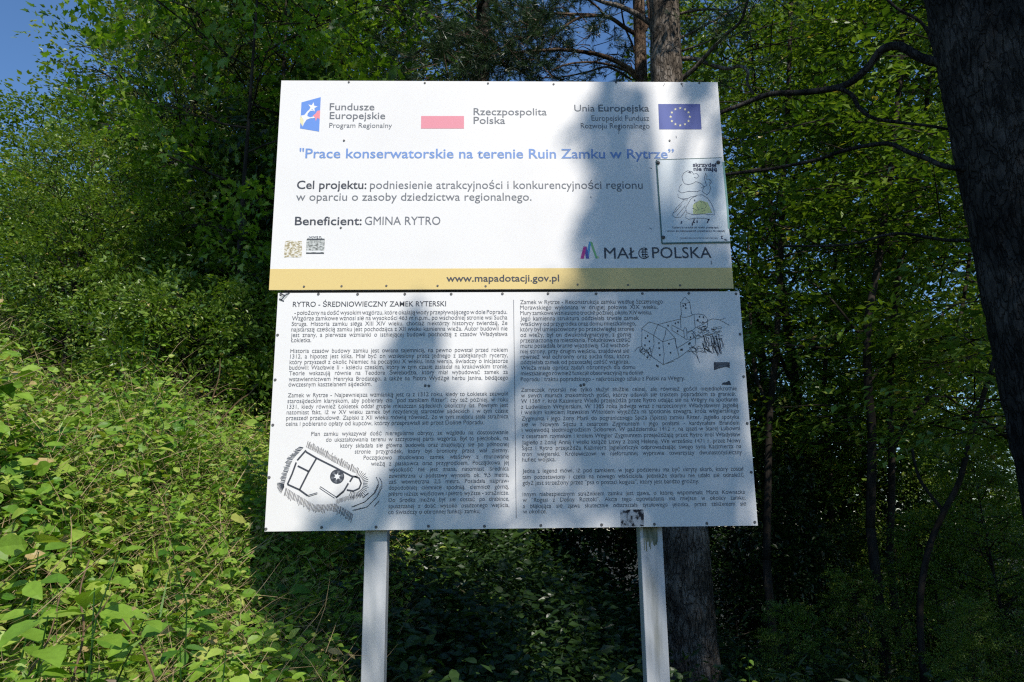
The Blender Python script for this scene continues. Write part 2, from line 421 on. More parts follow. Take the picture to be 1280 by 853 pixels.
# screws
scr_u = [(436,103),(531,104),(610,104.5),(692,105.5),(770,103.5),(852,105),(874,104),(430,176),(426,285),(837,176),(427,358),(483,357.5),(547,357.5),(607,358),(722,356),(785,356.5),(850,357),(380,358.5)]
scr_l = [(351,368.5),(398,367.8),(447,368),(506,367.8),(564,367.8),(628,367.4),(685,367.2),(745,367.4),(803,367.1),(861,367),(920,367.5),(347,419),(344,475),(341,531.5),(336.5,597),(332.5,661.5),
 (925,418),(929.5,471),(934,529.5),(939,590.5),(943.5,653),(402,659.5),(470,659),(535.5,658),(605.5,658),(676,657),(752,656.3),(818,655.5),(883.5,654.5),(531.5,482.3),(536,482.6),(726,482),(730,481),(833,175)]
def screws(lst, Y, parent, r=.0058):
    base = None
    for i, (px, py) in enumerate(lst):
        x, z = P2(px, py, Y)
        if base is None:
            b = MB(); b.disc((0, 0, 0), r, .003); base = b.mesh('screw', SCREW)
        o = bpy.data.objects.new('screw', base); COL.objects.link(o); o.parent = parent
        off = Vector((0, 0, 0)); p = parent
        o.location = Vector((x, Y, z))-PARENT_OFF
PARENT_OFF = Vector(board.location)+Vector(upper.location)
screws(scr_u, 0.0, upper, .0052); screws(scr_l[:-1], LOY, lower, .0062)

# flat print: pieces lie .7 mm in front of the panel
def flat(name, polys, m, parent, Y, lift=.0007, label=None):
    """polys: lists of (px,py) outlines"""
    V = []; Fc = []
    for poly in polys:
        n = len(V)
        for q in poly:
            x, z = P2(q[0], q[1], Y); V.append((x, Y-lift, z))
        Fc.append(tuple(range(n, n+len(poly))))
    me = bpy.data.meshes.new(name); me.from_pydata(V, [], Fc); me.materials.append(m); me.update()
    o = obj(name, me, parent)
    if len(me.polygons) > 7: o['kind'] = 'stuff'
    if label: o['label'] = label
    return o

def ribbons(name, lines, w, m, parent, Y, lift=.0009, label=None, jit=0):
    """lines: list of px polylines (or (polyline, width)); w in metres"""
    rng = random.Random(5); V = []; Fc = []
    for ln in lines:
        ww = w
        if len(ln) == 2 and isinstance(ln[1], float) and hasattr(ln[0], '__len__') and hasattr(ln[0][0], '__len__'): ln, ww = ln
        pts = [Vector((*P2(q[0]+rng.uniform(-jit, jit), q[1]+rng.uniform(-jit, jit), Y), 0)) for q in ln]
        n = len(V); k = len(pts)
        for i, p in enumerate(pts):
            t = (pts[min(i+1, k-1)]-pts[max(i-1, 0)])
            if t.length < 1e-7: t = Vector((1, 0, 0))
            t.normalize(); nn = Vector((-t.y, t.x, 0))*ww*.5
            V += [(p.x+nn.x, Y-lift, p.y+nn.y), (p.x-nn.x, Y-lift, p.y-nn.y)]
        for i in range(k-1): Fc.append((n+2*i, n+2*i+1, n+2*i+3, n+2*i+2))
    me = bpy.data.meshes.new(name); me.from_pydata(V, [], Fc); me.materials.append(m); me.update()
    o = obj(name, me, parent)
    if len(me.polygons) > 7: o['kind'] = 'stuff'
    if label: o['label'] = label
    return o

tmp_col = bpy.data.collections.new('tmp'); scene.collection.children.link(tmp_col)
def text_meshes(specs):
    """specs: (string, bold, space_word) -> (mesh, xmin, xmax); evaluated in one go"""
    obs = []
    for s, bold, sw in specs:
        c = bpy.data.curves.new('t', 'FONT'); c.body = s; c.size = 1.0; c.resolution_u = 3; c.offset = bold; c.space_word = sw
        o = bpy.data.objects.new('t', c); tmp_col.objects.link(o); obs.append(o)
    dg = bpy.context.evaluated_depsgraph_get(); dg.update(); out = []
    for o in obs:
        me = bpy.data.meshes.new_from_object(o.evaluated_get(dg)); out.append(me)
    for o in obs:
        c = o.data; bpy.data.objects.remove(o); bpy.data.curves.remove(c)
    return out
def extent(me):
    a = np.empty(len(me.vertices)*3); me.vertices.foreach_get('co', a); a = a.reshape(-1, 3); return a[:, 0].min(), a[:, 0].max(), a

_pm = text_meshes([('x', 0, 1.0), ('H', 0, 1.0)])
_px = [extent(m)[2][:, 1].max() for m in _pm]
DBG = []; CAPH = float(_px[1])
def put_texts(items, Y, parent):
    """items: dict(s, x0, x1, y, cap | xs, bold, mat, name, just) px units; y is the baseline at the line's middle"""
    ms = text_meshes([(d['s'], d.get('bold', 0), 1.0) for d in items])
    ext = [extent(m) for m in ms]
    redo = []
    for i, d in enumerate(items):
        ax, az = P2(d['x0'], d['y'], Y); bx, bz = P2(d['x1'], d['y'], Y)
        d['W'] = bx-ax; d['ax'] = ax; d['z'] = (P2((d['x0']+d['x1'])/2, d['y'], Y))[1]
        hp = P2((d['x0']+d['x1'])/2, d['y']-d['cap'], Y)[1]-d['z']
        d['size'] = hp/CAPH
        if d.get('just'):
            redo.append(i)
    if redo:
        m2 = text_meshes([(items[i]['s'], items[i].get('bold', 0), 2.0) for i in redo])
        sw = []
        for i, m in zip(redo, m2):
            w1 = ext[i][1]-ext[i][0]; e = extent(m); w2 = e[1]-e[0]; d = items[i]
            DBG.append((d['W']/(d['size']*w1), d['s'][:20]))
            want = d['W']/(d['size']*d['just'])
            s = 1+(want-w1)/max(w2-w1, 1e-6); sw.append(min(max(s, .45), 6))
            bpy.data.meshes.remove(m)
        m3 = text_meshes([(items[i]['s'], items[i].get('bold', 0), s) for i, s in zip(redo, sw)])
        for i, m in zip(redo, m3):
            bpy.data.meshes.remove(ms[i]); ms[i] = m; ext[i] = extent(m)
    for d, m, e in zip(items, ms, ext):
        xm, xM, a = e
        sx = d['W']/(xM-xm)
        yy = a[:, 1].copy(); XH, CH = XHT, CAPH; k1 = 1.13 if d['cap'] < 5.5 else 1.0
        a[:, 1] = np.where(yy <= 0, yy*1.05, np.where(yy <= XH, yy*k1, XH*k1+(yy-XH)*(CH-XH*k1)/(CH-XH)))
        b = np.empty_like(a); b[:, 0] = d['ax']+(a[:, 0]-xm)*sx; b[:, 1] = Y-.0010; b[:, 2] = d['z']+a[:, 1]*d['size']
        m.vertices.foreach_set('co', b.ravel()); m.materials.clear(); m.materials.append(d['mat']); m.update(); m.name = 'text'
        o = obj(d.get('name', 'text_line'), m, parent); o['kind'] = 'stuff'
        if d.get('label'): o['label'] = d['label']

XHT = float(_px[0])
def T(s, x0, x1, y, cap, mat=INK, bold=0.0, **k):
    return dict(s=s, x0=x0, x1=x1, y=y, cap=cap, mat=mat, bold=bold, **k)
put_texts([
 T('Fundusze', 412, 468, 138, 8.5, INKG, .006), T('Europejskie', 412, 481.5, 149, 8.5, INKG, .006), T('Program Regionalny', 411.5, 490, 160, 6, INKG),
 T('Rzeczpospolita', 592, 683.5, 144.2, 8.6, INKG, .004), T('Polska', 592, 631.5, 155, 8.6, INKG, .004),
 T('Unia', 718, 743.5, 139.5, 8.2, INKG, .002), T('Europejska', 748, 811.5, 139.5, 8.2, INKG, .010), T('Europejski Fundusz', 739.5, 811.5, 151.2, 6.6, INKG, 0), T('Rozwoju Regionalnego', 726, 812, 160.8, 6.6, INKG, 0),
 T('"Prace konserwatorskie na terenie Ruin Zamku w Rytrze”', 374, 843, 198, 11.5, INKB, .012, name='title_line', label='bold blue title naming the conservation works'),
 T('Cel projektu:', 371, 458, 236.3, 10, INK, .012), T('podniesienie atrakcyjności i konkurencyjności regionu', 462.5, 803.5, 236.3, 10, INKG, .001),
 T('w oparciu o zasoby dziedzictwa regionalnego.', 370, 664.5, 251, 9.7, INKG, .001),
 T('Beneficient:', 368.5, 452, 281.5, 10.2, INK, .012), T('GMINA RYTRO', 456, 550.5, 281.3, 10.2, INKG, .001),
], 0.0, upper)
T3 = T
# yellow band (built 1 mm proud)
bl = P2(337, 363)[1]
b = MB(); zt = P2(340, 336.5)[1]
b.box(ux0, ux1, -.0006, .0, uz0+.0005, zt); b.build('yellow_band', YEL, upper)
put_texts([T('www.mapadotacji.gov.pl', 558, 699, 352, 8.2, INK, .012, name='web_address'),
 T('MAŁ', 755.5, 797, 323.3, 13.6, INK, .0), T('POLSKA', 815.5, 889.5, 322.8, 13.6, INK, .0),
], -.0008, upper)
# castle emblem standing for the O
def circ(cx, cy, r, a0=0, a1=360, n=28, e=1.0):
    return [(cx+r*cos(radians(a0+(a1-a0)*i/n)), cy-e*r*sin(radians(a0+(a1-a0)*i/n))) for i in range(n+1)]
ribbons('round_emblem', [circ(805, 316.8, 6.6, 55, 330), [(801.5,312.5),(809.5,312.5)], [(801,315.3),(809.5,315.3)], [(802,318.3),(809.5,318.3)], [(803.5,312.5),(803.5,321.5)], [(806.5,310.5),(806.5,322)], [(803.5,321.5),(809,321.5)], [(809,317.5),(809,319.5)]], .0042, INK, upper, 0.0)
def z6(a): return [(700+x/6.4, 290+y/6.4) for x, y in a]
for nm, c, pl in (('logo_stroke', (.55,.05,.28), [(163,215),(188,118),(212,118),(192,215)]), ('logo_stroke', (.10,.10,.42), [(192,118),(213,118),(234,215),(208,215)]),
                  ('logo_stroke', (.10,.36,.66), [(212,185),(232,80),(250,76),(230,215),(217,215)]), ('logo_stroke', (.20,.50,.20), [(240,80),(256,80),(302,213),(286,213),(248,108)])):
    flat(nm, [z6(pl)], mat('logo_ink', c, .5), upper, 0.0, .0006+.0002*len(bpy.data.materials)%.0003)
ribbons('logo_stroke', [z6([(302,195),(306,213)])], .003, mat('logo_ink', (.75,.65,.1), .5), upper, 0.0)
# funds logo
def z7(a): return [(370+x/9.846, 110+y/9.846) for x, y in a]
flat('logo_field', [z7([(68,180),(305,115),(285,540),(50,500)])], LBLUE, upper, 0.0, .0006)
def star(cx, cy, r, rot=90, k=.42, n=5, e=1):
    return [(cx+(r if i % 2 == 0 else r*k)*cos(radians(rot+i*180/n)), cy-e*(r if i % 2 == 0 else r*k)*sin(radians(rot+i*180/n))) for i in range(2*n)]
flat('logo_star', [z7(star(205, 238, 62, 78))], STARW, upper, 0.0, .0009)
flat('logo_star', [z7([(205,345),(240,320),(262,285),(298,278),(295,345),(292,385),(262,372),(243,410),(236,365)])], mat('coral_print', (.85,.28,.33), .5), upper, 0.0, .0009)
flat('logo_star', [z7([(50,360),(90,345),(132,310),(135,350),(120,390),(92,420),(80,475),(60,440),(50,430)])], STARY, upper, 0.0, .0009)
flat('logo_swoosh', [z7([(58,345),(105,335),(140,290),(175,262),(220,285),(175,285),(145,320),(140,350),(175,365),(220,352),(235,372),(175,378),(130,395),(100,440),(82,485),(95,400)])], STARW, upper, 0.0, .0012)
# flags
b = flat('national_flag', [[(526.5,145.3),(580,145.3),(580,161),(526.3,161)]], PINK, upper, 0.0, label='red lower half of the white and red flag, overexposed to pink')
fl = flat('union_flag', [[(822.8,130.3),(875,130.3),(877,162),(824,162)]], FBLUE, upper, 0.0, label='blue flag with a ring of twelve stars')
flat('flag_stars', [star(850.2+12*cos(radians(30*i)), 146.3-10.8*sin(radians(30*i)), 1.9) for i in range(12)], STARY, upper, 0.0, .0011)

# worn stickers
def sticker_mat(name, stops, sc, st=(1,1,1)):
    m = noise_mat(name, stops, sc, .7, stretch=st, detail=3); return m
STK1 = sticker_mat('worn_tan_sticker', [(.42, (.35,.30,.18)), (.50, (.62,.56,.40)), (.56, (.78,.77,.73))], 90, (1,1,1.6))
STK2 = sticker_mat('worn_grey_sticker', [(.40, (.16,.17,.16)), (.50, (.42,.44,.42)), (.62, (.62,.64,.62))], 80, (1,1,2))
STK3 = sticker_mat('scraped_black_sticker', [(.44, (.02,.02,.025)), (.50, (.30,.31,.32)), (.60, (.55,.56,.57))], 70)
def z5(a): return [(340+x/14.22, 280+y/14.22) for x, y in a]
flat('sticker', [z5([(235,310),(300,300),(530,308),(535,440),(525,590),(440,600),(300,590),(215,600),(220,450)])], STK1, upper, 0.0, label='worn tan sticker remains at the lower left')
flat('sticker', [z5([(615,285),(640,250),(930,250),(940,290),(925,535),(605,535)])], STK2, upper, 0.0, label='worn grey newsprint sticker')
flat('sticker_stripe', [z5([(612,515),(920,515),(922,533),(608,533)])], INK, upper, 0.0, .001); flat('sticker_stripe', [z5([(620,270),(935,270),(935,288),(618,288)])], INK, upper, 0.0, .001)
flat('sticker_strip', [z5([(612,480),(925,480),(925,503),(612,503)])], STARW, upper, 0.0, .0011); flat('sticker_strip', [z5([(650,205),(925,205),(925,262),(650,262)])], STARW, upper, 0.0, .0011)
put_texts([T('NOWE PL', 386.5, 402.5, 298, 2.4, INK, .02)], -.0008, upper)
flat('sticker', [[(775,637.5),(804.5,637),(805,658),(776,658.5)]], STK3, lower, LOY, label='scraped black sticker at the bottom edge')
def z3(a): return [(780+x/7.107, 370+y/7.107) for x, y in a]
flat('sticker', [z3([(797,590),(938,590),(938,640),(900,632),(860,640),(800,662)])], INK, lower, LOY, .0009, label='torn black sticker by the castle drawing')
ribbons('sticker_text', [z3([(815,606),(920,606)]), z3([(825,640),(850,622),(880,618),(915,628)]), z3([(850,628),(880,630)])], .004, INKG, lower, LOY, .0013)
flat('sticker', [z3([(865,790),(880,770),(910,768),(925,755),(940,760),(952,792)])], INK, lower, LOY, .0009)
flat('sticker', [[(349,373),(357,367),(363,366),(358,372),(353,377),(349,376)]], STK2, lower, LOY, .0009, label='peeling sticker in the upper left corner')
ribbons('scratch', [[(350,366),(356,370),(362,366.5)], [(349,374),(355,377)], [(356,370),(351,376)]], .005, INK, lower, LOY, .0012)

# ------------------------------------------------------------------ text of the lower panel
LEFT = [
 ('- położony na dość wysokim wzgórzu, które okalają wody przepływającego w dole Popradu.', 368, 634, 393.2),
 ('Wzgórze zamkowe wznosi się na wysokości 463 m n.p.m., po wschodniej stronie wsi Sucha', 365, 634.2, 400.1),
 ('Struga. Historia zamku sięga XIII XIV wieku, chociaż niektórzy historycy twierdzą, że', 364.6, 634.3, 407.0),
 ('najstarszą częścią zamku jest pochodząca z XII wieku kamienna wieża. Autor budowli nie', 364.2, 634.4, 413.9),
 ('jest znany, a pierwsze wzmianki o istniejącej budowli pochodzą z czasów Władysława', 363.9, 634.4, 420.8),
 ('Łokietka.', 363.6, 389, 427.9, 0),
 ('Historia czasów budowy zamku jest owiana tajemnicą, na pewno powstał przed rokiem', 363, 634.6, 440.6),
 ('1312, a hipotez jest kilka. Miał być on wzniesiony przez jednego z zabłąkanych rycerzy,', 362.7, 634.7, 447.5),
 ('który przyszedł z okolic Niemiec na początku X wieku. Inna wersja, świadczy o inicjatorze', 362, 634.8, 454.5),
 ('budowli: Wacławie II - księciu czeskim, który w tym czasie zasiadał na krakowskim tronie.', 361.6, 634.8, 461.4),
 ('Teorie wskazują równie na Teodora Świebodzia, który miał wybudować zamek za', 361.3, 634.9, 468.4),
 ('wstawiennictwem Henryka Brodatego, a także na Piotra Wydżgę herbu Janina, będącego', 361, 635, 475.7),
 ('ówczesnym kasztelanem sądeckim.', 360.6, 464.5, 483, 0),
 ('Zamek w Rytrze - Najpewniejsza wzmianką jest ta z 1312 roku, kiedy to Łokietek zezwolił', 359.8, 635, 495.8),
 ('starosądeckim klaryskom, aby pobierały cło "pod zamkiem Ritter", czy też później, w roku', 359.4, 635.1, 503),
 ('1331, kiedy również Łokietek oddał grupie mieszczan sądeckich okoliczny las. Pewnym jest', 359, 635.2, 510.1),
 ('natomiast fakt, iż w XV wieku zamek był rezydencją starostów sądeckich i w tym czasie', 358.4, 635.2, 517.1),
 ('przeszedł przebudowę. Zapiski z XII wieku mówią również, że w tym miejscu stała strażnica', 357.8, 635.3, 524.2),
 ('celna i pobierano opłaty od kupców, którzy przeprawiali się przez Dolinę Popradu.', 357.3, 605, 531.5, 0),
 ('Plan zamku wykazywał dość nieregularne obrysy, ze względu na dostosowanie', 389, 635.5, 544),
 ('do ukształtowania terenu w szczytowej partii wzgórza. Był to pięciobok, na', 407.5, 635.6, 551.3),
 ('który składała się główna budowla oraz znajdujący się po północnej', 425.5, 635.7, 558.8),
 ('stronie przygródek, który był broniony przez wał ziemny.', 443.5, 635.8, 566.3),
 ('Początkowo zbudowano zamek właściwy z murowaną', 454.5, 635.9, 573.9),
 ('wieżą z piaskowca oraz przygródkiem. Początkowa jej', 463.8, 636, 581.5),
 ('wysokość nie jest znana, natomiast średnica', 486.3, 636, 589),
 ('zewnętrzna u podstawy wynosiła ok. 9,5 metra,', 486.2, 636.1, 596.8),
 ('zaś wewnętrzna 2,5 metra. Posiadała najpraw-', 486.1, 636.2, 604.2),
 ('dopodobniej ciemnicę spodnią, ciemnicę górną,', 486, 636.3, 611.6),
 ('piętro niższe wejściowe i piętro wyższe - strażnicze.', 485.8, 636.4, 619.3),
 ('Do środka można był się dostać po drabince,', 485.7, 636.5, 626.9),
 ('spuszczanej z dość wysoko osadzonego wejścia,', 485.6, 636.6, 634.7),
 ('co świadczy o obronnej funkcji zamku.', 485.3, 600.7, 642.2, 0),
]
_r = [(650.2,828.5),(650.2,822),(650.3,815),(650.4,798.7),(650.5,795),(650.5,792.5),(650.5,788.7),(650.6,787.8),(650.6,787),(650.7,786.8),(650.8,786.8),(650.8,786.8),(650.9,794),(651,804),(651,856.3),
      (651.2,921),(651.3,919.8),(651.4,922.2),(651.4,922.7),(651.5,923.5), (652,923.5),(652,924),(652.1,924.3),(652.2,925),(652.3,925.5),(652.4,926.2),(652.5,926.8),(652.6,927.5),(652.7,694.7),(653,929.5),(653,929.8),(653.1,874),(653.3,931.3),(653.4,932.2),(653.6,933),(653.8,683.5)]
_y = [380,386.8,393.6,400.5,407.3,414.1,421.1,427.9,434.6,441.6,448.4,455.2,462,469,476.2,489.1,496.1,503,510.2,517.1, 517.1,524.8,532.2,539.1,546.8,554.5,561.7,569.2,577,590,597.6,605.2,619,626.2,633.8,642]
_t = ['Zamek w Rytrze - Rekonstrukcja zamku według Szczęsnego','Morawskiego wykonana w drugiej połowie XIX wieku.','Mury zamkowe wzniesiono trochę później, około XIV wieku.','Jego kamienna struktura oddzielała trwale zamek','właściwy od przygródka oraz domu mieszkalnego,','który był umiejscowiony po przeciwległej stronie','od wieży, był on dwukondygnacyjny, z górną','przeznaczoną na mieszkania. Południowa część','muru posiadała bramę wjazdową. Od wschod-','niej strony, przy drugim wejściu, znajdował się','również wał ochronny oraz sucha fosa, która','oddzielała zamek od pozostałej część wzgórza.','Wieża miała oprócz zadań obronnych dla domu','mieszkalnego również funkcję obserwacyjną na dolinę','Popradu i traktu popradzkiego - najkrótszego szlaku z Polski na Węgry.',
 'Zameczek ryterski nie tylko służył służbie celnej, ale również gościł niejednokrotnie','w swych murach znakomitych gości, którzy udawali się traktem popradzkim za granicę.','W 1369 r. król Kazimierz Wielki przejeżdża przez Rytro udając się na Węgry na spotkanie','z Ludwikiem Węgierskim. W 1385 roku Jadwiga wraz z narzeczonym Władysławem Jagiełłą','i wielkim księciem litewskim Witoldem wyjeżdża na spotkanie szwagra, króla węgierskiego', None,
 'Zygmunta i jego żony Marii do pogranicznego Spiża (Spisza) zamku Ritter. Jagiełło spotyka','się w Nowym Sączu z cesarzem Zygmuntem i jego posłami - kardynałem Brandem','i wojewodą siedmiogrodzkim Ściborem. W październiku 1412 r. na zjazd w Starej Lubowni','z cesarzem rzymskim i królem Węgier Zygmuntem przejeżdżają przez Rytro król Władysław','Jagiełło z żoną Anną i wielki książę Litwy z żoną Heleną. We wrześniu 1471 r. przez Nowy','Sącz i Rytro przejeżdża Kazimierz Jagiellończyk odprowadzając swego syna Kazimierza na','tron węgierski. Królewiczowi w niefortunnej wyprawie towarzyszy dwunastotysięczny','hufiec wojska.','Jedna z legend mówi, iż pod zamkiem, w jego podziemiu ma być ukryty skarb, który został','tam pozostawiony i czeka na nowego właściciela. Jednakże skarbu nie udało się odnaleźć','gdyż jest strzeżony przez "psa o postaci koguta", który jest bardzo groźny.','Innym niebezpiecznym strażnikiem zamku jest zjawa, o której wspominała Maria Kownacka','w "Rogasi z Doliny Roztoki". Akcja tego opowiadania ma miejsce w okolicy zamku,','a błąkająca się zjawa skutecznie odstraszała tytułowego jelonka, przez zbliżeniem się','w okolice.']
items = []
for r in LEFT:
    items.append(T(r[0], r[1], r[2], r[3], 5.0, INKS, 0.0, just=None if len(r) == 5 else .965, label='line of the left text column'))
for s, (a, b_), y in zip(_t, _r, _y):
    if s is None: continue
    nat = s in ('hufiec wojska.', 'w okolice.') or s.startswith('gdyż') or s.startswith('Popradu i')
    items.append(T(s, a, b_, y, 5.0, INKS, 0.0, just=None if nat else .965, label='line of the right text column'))
items.append(T('RYTRO - ŚREDNIOWIECZNY ZAMEK RYTERSKI', 366, 557.5, 383.4, 6.3, INK, .005, name='heading', label='bold heading of the lower panel'))
put_texts(items, LOY, lower)
ribbons('column_rule', [[(642,375),(643.5,500),(645.3,648)]], .0022, INKG, lower, LOY)

# castle drawing
C3 = [[(500,62),(540,10),(585,58)],[(500,62),(540,68),(585,58)],[(502,66),(510,170)],[(585,60),(600,160)],[(498,182),(520,192),(560,190),(608,172)],[(500,178),(505,290)],[(622,170),(632,285)],[(498,176),(515,165)],[(600,160),(615,172)],
 [(505,205),(300,255)],[(222,232),(155,292)],[(222,232),(300,255),(375,290),(450,372)],[(155,292),(262,350),(343,408)],[(160,296),(158,450)],[(300,258),(262,350)],[(375,290),(365,350),(343,408)],[(262,350),(268,430),(240,535)],[(343,408),(455,375)],[(343,408),(357,520),(348,610)],[(455,375),(462,430),(490,548)],
 [(158,450),(240,535),(348,612)],[(348,612),(490,548),(635,438)],[(425,262),(425,305),(545,382)],[(425,258),(535,318)],[(530,300),(535,375)],[(555,295),(560,380)],[(530,300),(542,278),(556,295)],[(468,468),(635,365)],[(450,375),(468,468)],[(612,330),(618,375)],[(630,325),(638,435)],[(612,330),(622,312),(630,325)],
 [(560,320),(610,305),(632,285)],[(632,285),(700,255),(740,225)],[(560,330),(605,310),(640,355),(700,320),(740,280),(742,225)],[(615,165),(660,162),(710,170),(740,205),(745,235)],[(640,215),(690,245),(735,235)],[(745,218),(790,205),(850,215),(935,262)],[(850,215),(905,198)],[(545,385),(600,385)],[(95,495),(115,465),(158,450)],[(600,330),(640,380)],
 [(640,385),(720,360),(790,335),(850,320)],[(380,600),(410,592),(445,580)],[(560,500),(600,490),(640,530),(675,595)],[(600,490),(640,500),(660,560)]]
R = random.Random(3)
C3 = [z3(l) for l in C3]
for i in range(48):                                           # rock hatching
    x, y = R.uniform(640, 860), R.uniform(270, 380); C3.append(z3([(x, y), (x+R.uniform(5, 22), y+R.uniform(-14, 14)), (x+R.uniform(20, 40), y+R.uniform(-10, 14))]))
for i in range(46):
    x, y = R.uniform(680, 870), R.uniform(330, 450); C3.append(z3([(x, y), (x+R.uniform(4, 14), y+R.uniform(25, 50)), (x+R.uniform(14, 30), y+R.uniform(60, 95))]))
for i in range(44):
    x, y = R.uniform(135, 240), R.uniform(470, 580); y = min(y, 470+(x-120)); C3.append(z3([(x, y), (x+R.uniform(5, 16), y+R.uniform(-20, 20))]))
for i in range(34):
    x, y = R.uniform(560, 760), R.uniform(440, 500); C3.append(z3([(x, y), (x+R.uniform(15, 40), y+R.uniform(0, 30))]))
for (x, y) in [(190,375),(210,355),(225,405),(185,440),(228,468),(310,420),(312,465),(318,525),(398,425),(412,505),(505,480),(515,478),(575,430),(585,420),(390,265),(455,245),(480,235),(475,315),(545,80),(548,110),(525,90),(670,185),(705,190),(700,235),(655,215),(590,370),(290,620),(300,628)]:
    C3.append((z3([(x, y-8), (x+1, y+8)]), .006))
ribbons('castle_drawing', C3, .0019, INK, lower, LOY, jit=.12, label='ink drawing of the castle with a round tower on rocks')

# castle plan
def z4(a): return [(340+x/7.753, 545+y/7.753) for x, y in a]
walls = [[(245,238),(330,140)],[(330,155),(430,215),(600,300),(770,390),(830,400)],[(235,258),(195,370),(150,470)],[(150,470),(265,522),(345,580)],[(430,220),(355,350),(268,522)],[(250,292),(355,345)],[(800,392),(845,410),(865,460),(845,510),(790,535),(725,525)],[(740,460),(700,530),(620,600)],[(782,400),(755,445)]]
ribbons('plan_walls', [(z4(w), .0068) for w in walls], .008, INK, lower, LOY, label='thick walls of the castle ground plan')
thin = [[(345,578),(440,550),(440,562),(350,590),(345,578)],[(470,492),(618,590),(606,604),(462,508),(470,492)],[(618,590),(640,590),(700,540)]]
tx = []
def ticks(path, L0, dirf, step, w=.0022, jl=.25):
    P_ = [np.array(p, float) for p in path]; acc = 0
    for a, b2 in zip(P_[:-1], P_[1:]):
        d = b2-a; ln = np.linalg.norm(d); k = max(1, int(ln/step))
        for i in range(k):
            p = a+d*(i+.5)/k+np.array([R.uniform(-2, 2), R.uniform(-2, 2)]); q = dirf(p, d/ln)
            l = L0*R.uniform(1-jl, 1+jl*.6)
            tx.append((z4([tuple(p), tuple(p+q*l)]), w))
nrm = lambda s: (lambda p, d: np.array([d[1], -d[0]])*s)
ticks([(330,110),(440,165),(600,255),(780,350),(830,368)], 62, lambda p, d: np.array([.28, -.96]), 11)
ticks([(120,470),(150,360),(200,230),(310,110)], 52, lambda p, d: np.array([-.97, -.2]), 11)
for i in range(9):
    a = radians(100+i*11); tx.append((z4([(118,478), (118,478)]), .002)); c = np.array([115., 480.]); u = np.array([-sin(a), cos(a)])*1
    p = np.array([118., 470.+i*3]); tx.append((z4([tuple(p), tuple(p+np.array([-cos(radians(i*9-10))*70, sin(radians(i*9-10))*70]))]), .0022))
ticks([(130,500),(230,560),(330,620),(410,665),(520,665),(600,655),(680,690),(790,760)], 80, lambda p, d: np.array([-.25, .97]), 12)
c0 = np.array([800., 462.])
for i in range(24):
    a = radians(-75+i*8.2); u = np.array([cos(a), sin(a)]); tx.append((z4([tuple(c0+u*82), tuple(c0+u*R.uniform(125, 150))]), .0022))
ticks([(880,545),(800,575),(700,590),(620,620)], 45, lambda p, d: np.array([0., 1.]), 9, .0014)
ticks([(1035,470),(1000,550),(900,640),(800,680)], 32, lambda p, d: np.array([-.5, .3]), 7, .0014)
ticks([(1060,480),(1020,590),(920,690),(800,725)], 16, lambda p, d: np.array([-.5, .3]), 9, .0014)
ribbons('plan_hatching', tx, .002, INK, lower, LOY, label='fine hatching of the slopes round the plan')
ribbons('plan_lines', [z4(t) for t in thin]+[z4([(1010,400),(1030,440),(1030,490),(1000,550),(900,640),(770,690)]), z4([(1040,405),(1065,450),(1065,500),(1020,590),(920,690),(780,722)]), (z4([(880,600),(935,555)]), .004), (z4([(990,685),(1040,630)]), .003)], .0026, INK, lower, LOY)
tw = [z4([(632+ .0, 395)]+[(632+62*cos(radians(a)), 395+62*sin(radians(a))) for a in range(k*60, k*60+40, 8)]) for k in range(6)]
flat('plan_tower', [z4(circ(632, 395, 64, n=24))], INKG, lower, LOY, .0008)
flat('plan_tower_stones', tw, INK, lower, LOY, .0011); ribbons('plan_tower_rim', [z4(circ(632, 395, 64, n=28))], .004, INK, lower, LOY, .0013)
flat('plan_tower_centre', [z4(star(632, 395, 34, 80, .55, 6))], STARW, lower, LOY, .0014)

# ------------------------------------------------------------------ acrylic poster
PY = -.004
poster = flat('poster', [[(820.5,200),(902.5,197.3),(913,303),(827.5,304.5)]], mat('poster_paper', (.72,.77,.78), .35, .6), board, PY+.0, .0, label='clear acrylic sheet with a bird cartoon against litter')
me = poster.data
v = [tuple(a.co) for a in me.vertices]; back = [(a[0], -.001, a[2]) for a in v]
me2 = bpy.data.meshes.new('poster'); me2.from_pydata(v+back, [], [(0,1,2,3), (4,7,6,5), (0,4,5,1), (1,5,6,2), (2,6,7,3), (3,7,4,0)]); me2.materials.append(me.materials[0]); poster.data = me2
GREEN = mat('green_acrylic_edge', (.03,.11,.085), .3, .6)
ribbons('sheet_edge', [([(820.5,200),(824,252),(827.5,304.5)], .006), ([(827.5,304.3),(913,302.7)], .006), ([(820.5,200),(902.5,197.3)], .0025)], .004, GREEN, poster, PY)
ribbons('sheet_edge', [([(904,203),(909,255),(911,286)], .008)], .004, mat('pale_green_edge', (.22,.42,.36), .3), poster, PY)
def z2(a): return [(810+x/7.109, 190+y/7.109) for x, y in a]
for px, py in ((822.5,203.8),(897.7,203.3),(829,297)):
    x, z = P2(px, py, PY); b = MB(); b.disc((x, PY, z), .009, .006, 12); b.build('bolt', SCREW, poster, True)
INKP = mat('navy_print', (.04,.05,.10), .5)
sack = [(350,470),(380,420),(430,385),(480,382),(530,410),(565,460),(585,520),(590,560),(500,552),(400,558),(345,540),(335,500)]
flat('bird_sack', [z2([(400,470),(460,430),(530,450),(570,540),(500,550),(400,552)])], mat('pale_yellow_green', (.55,.62,.28), .5), poster, PY, .0005)
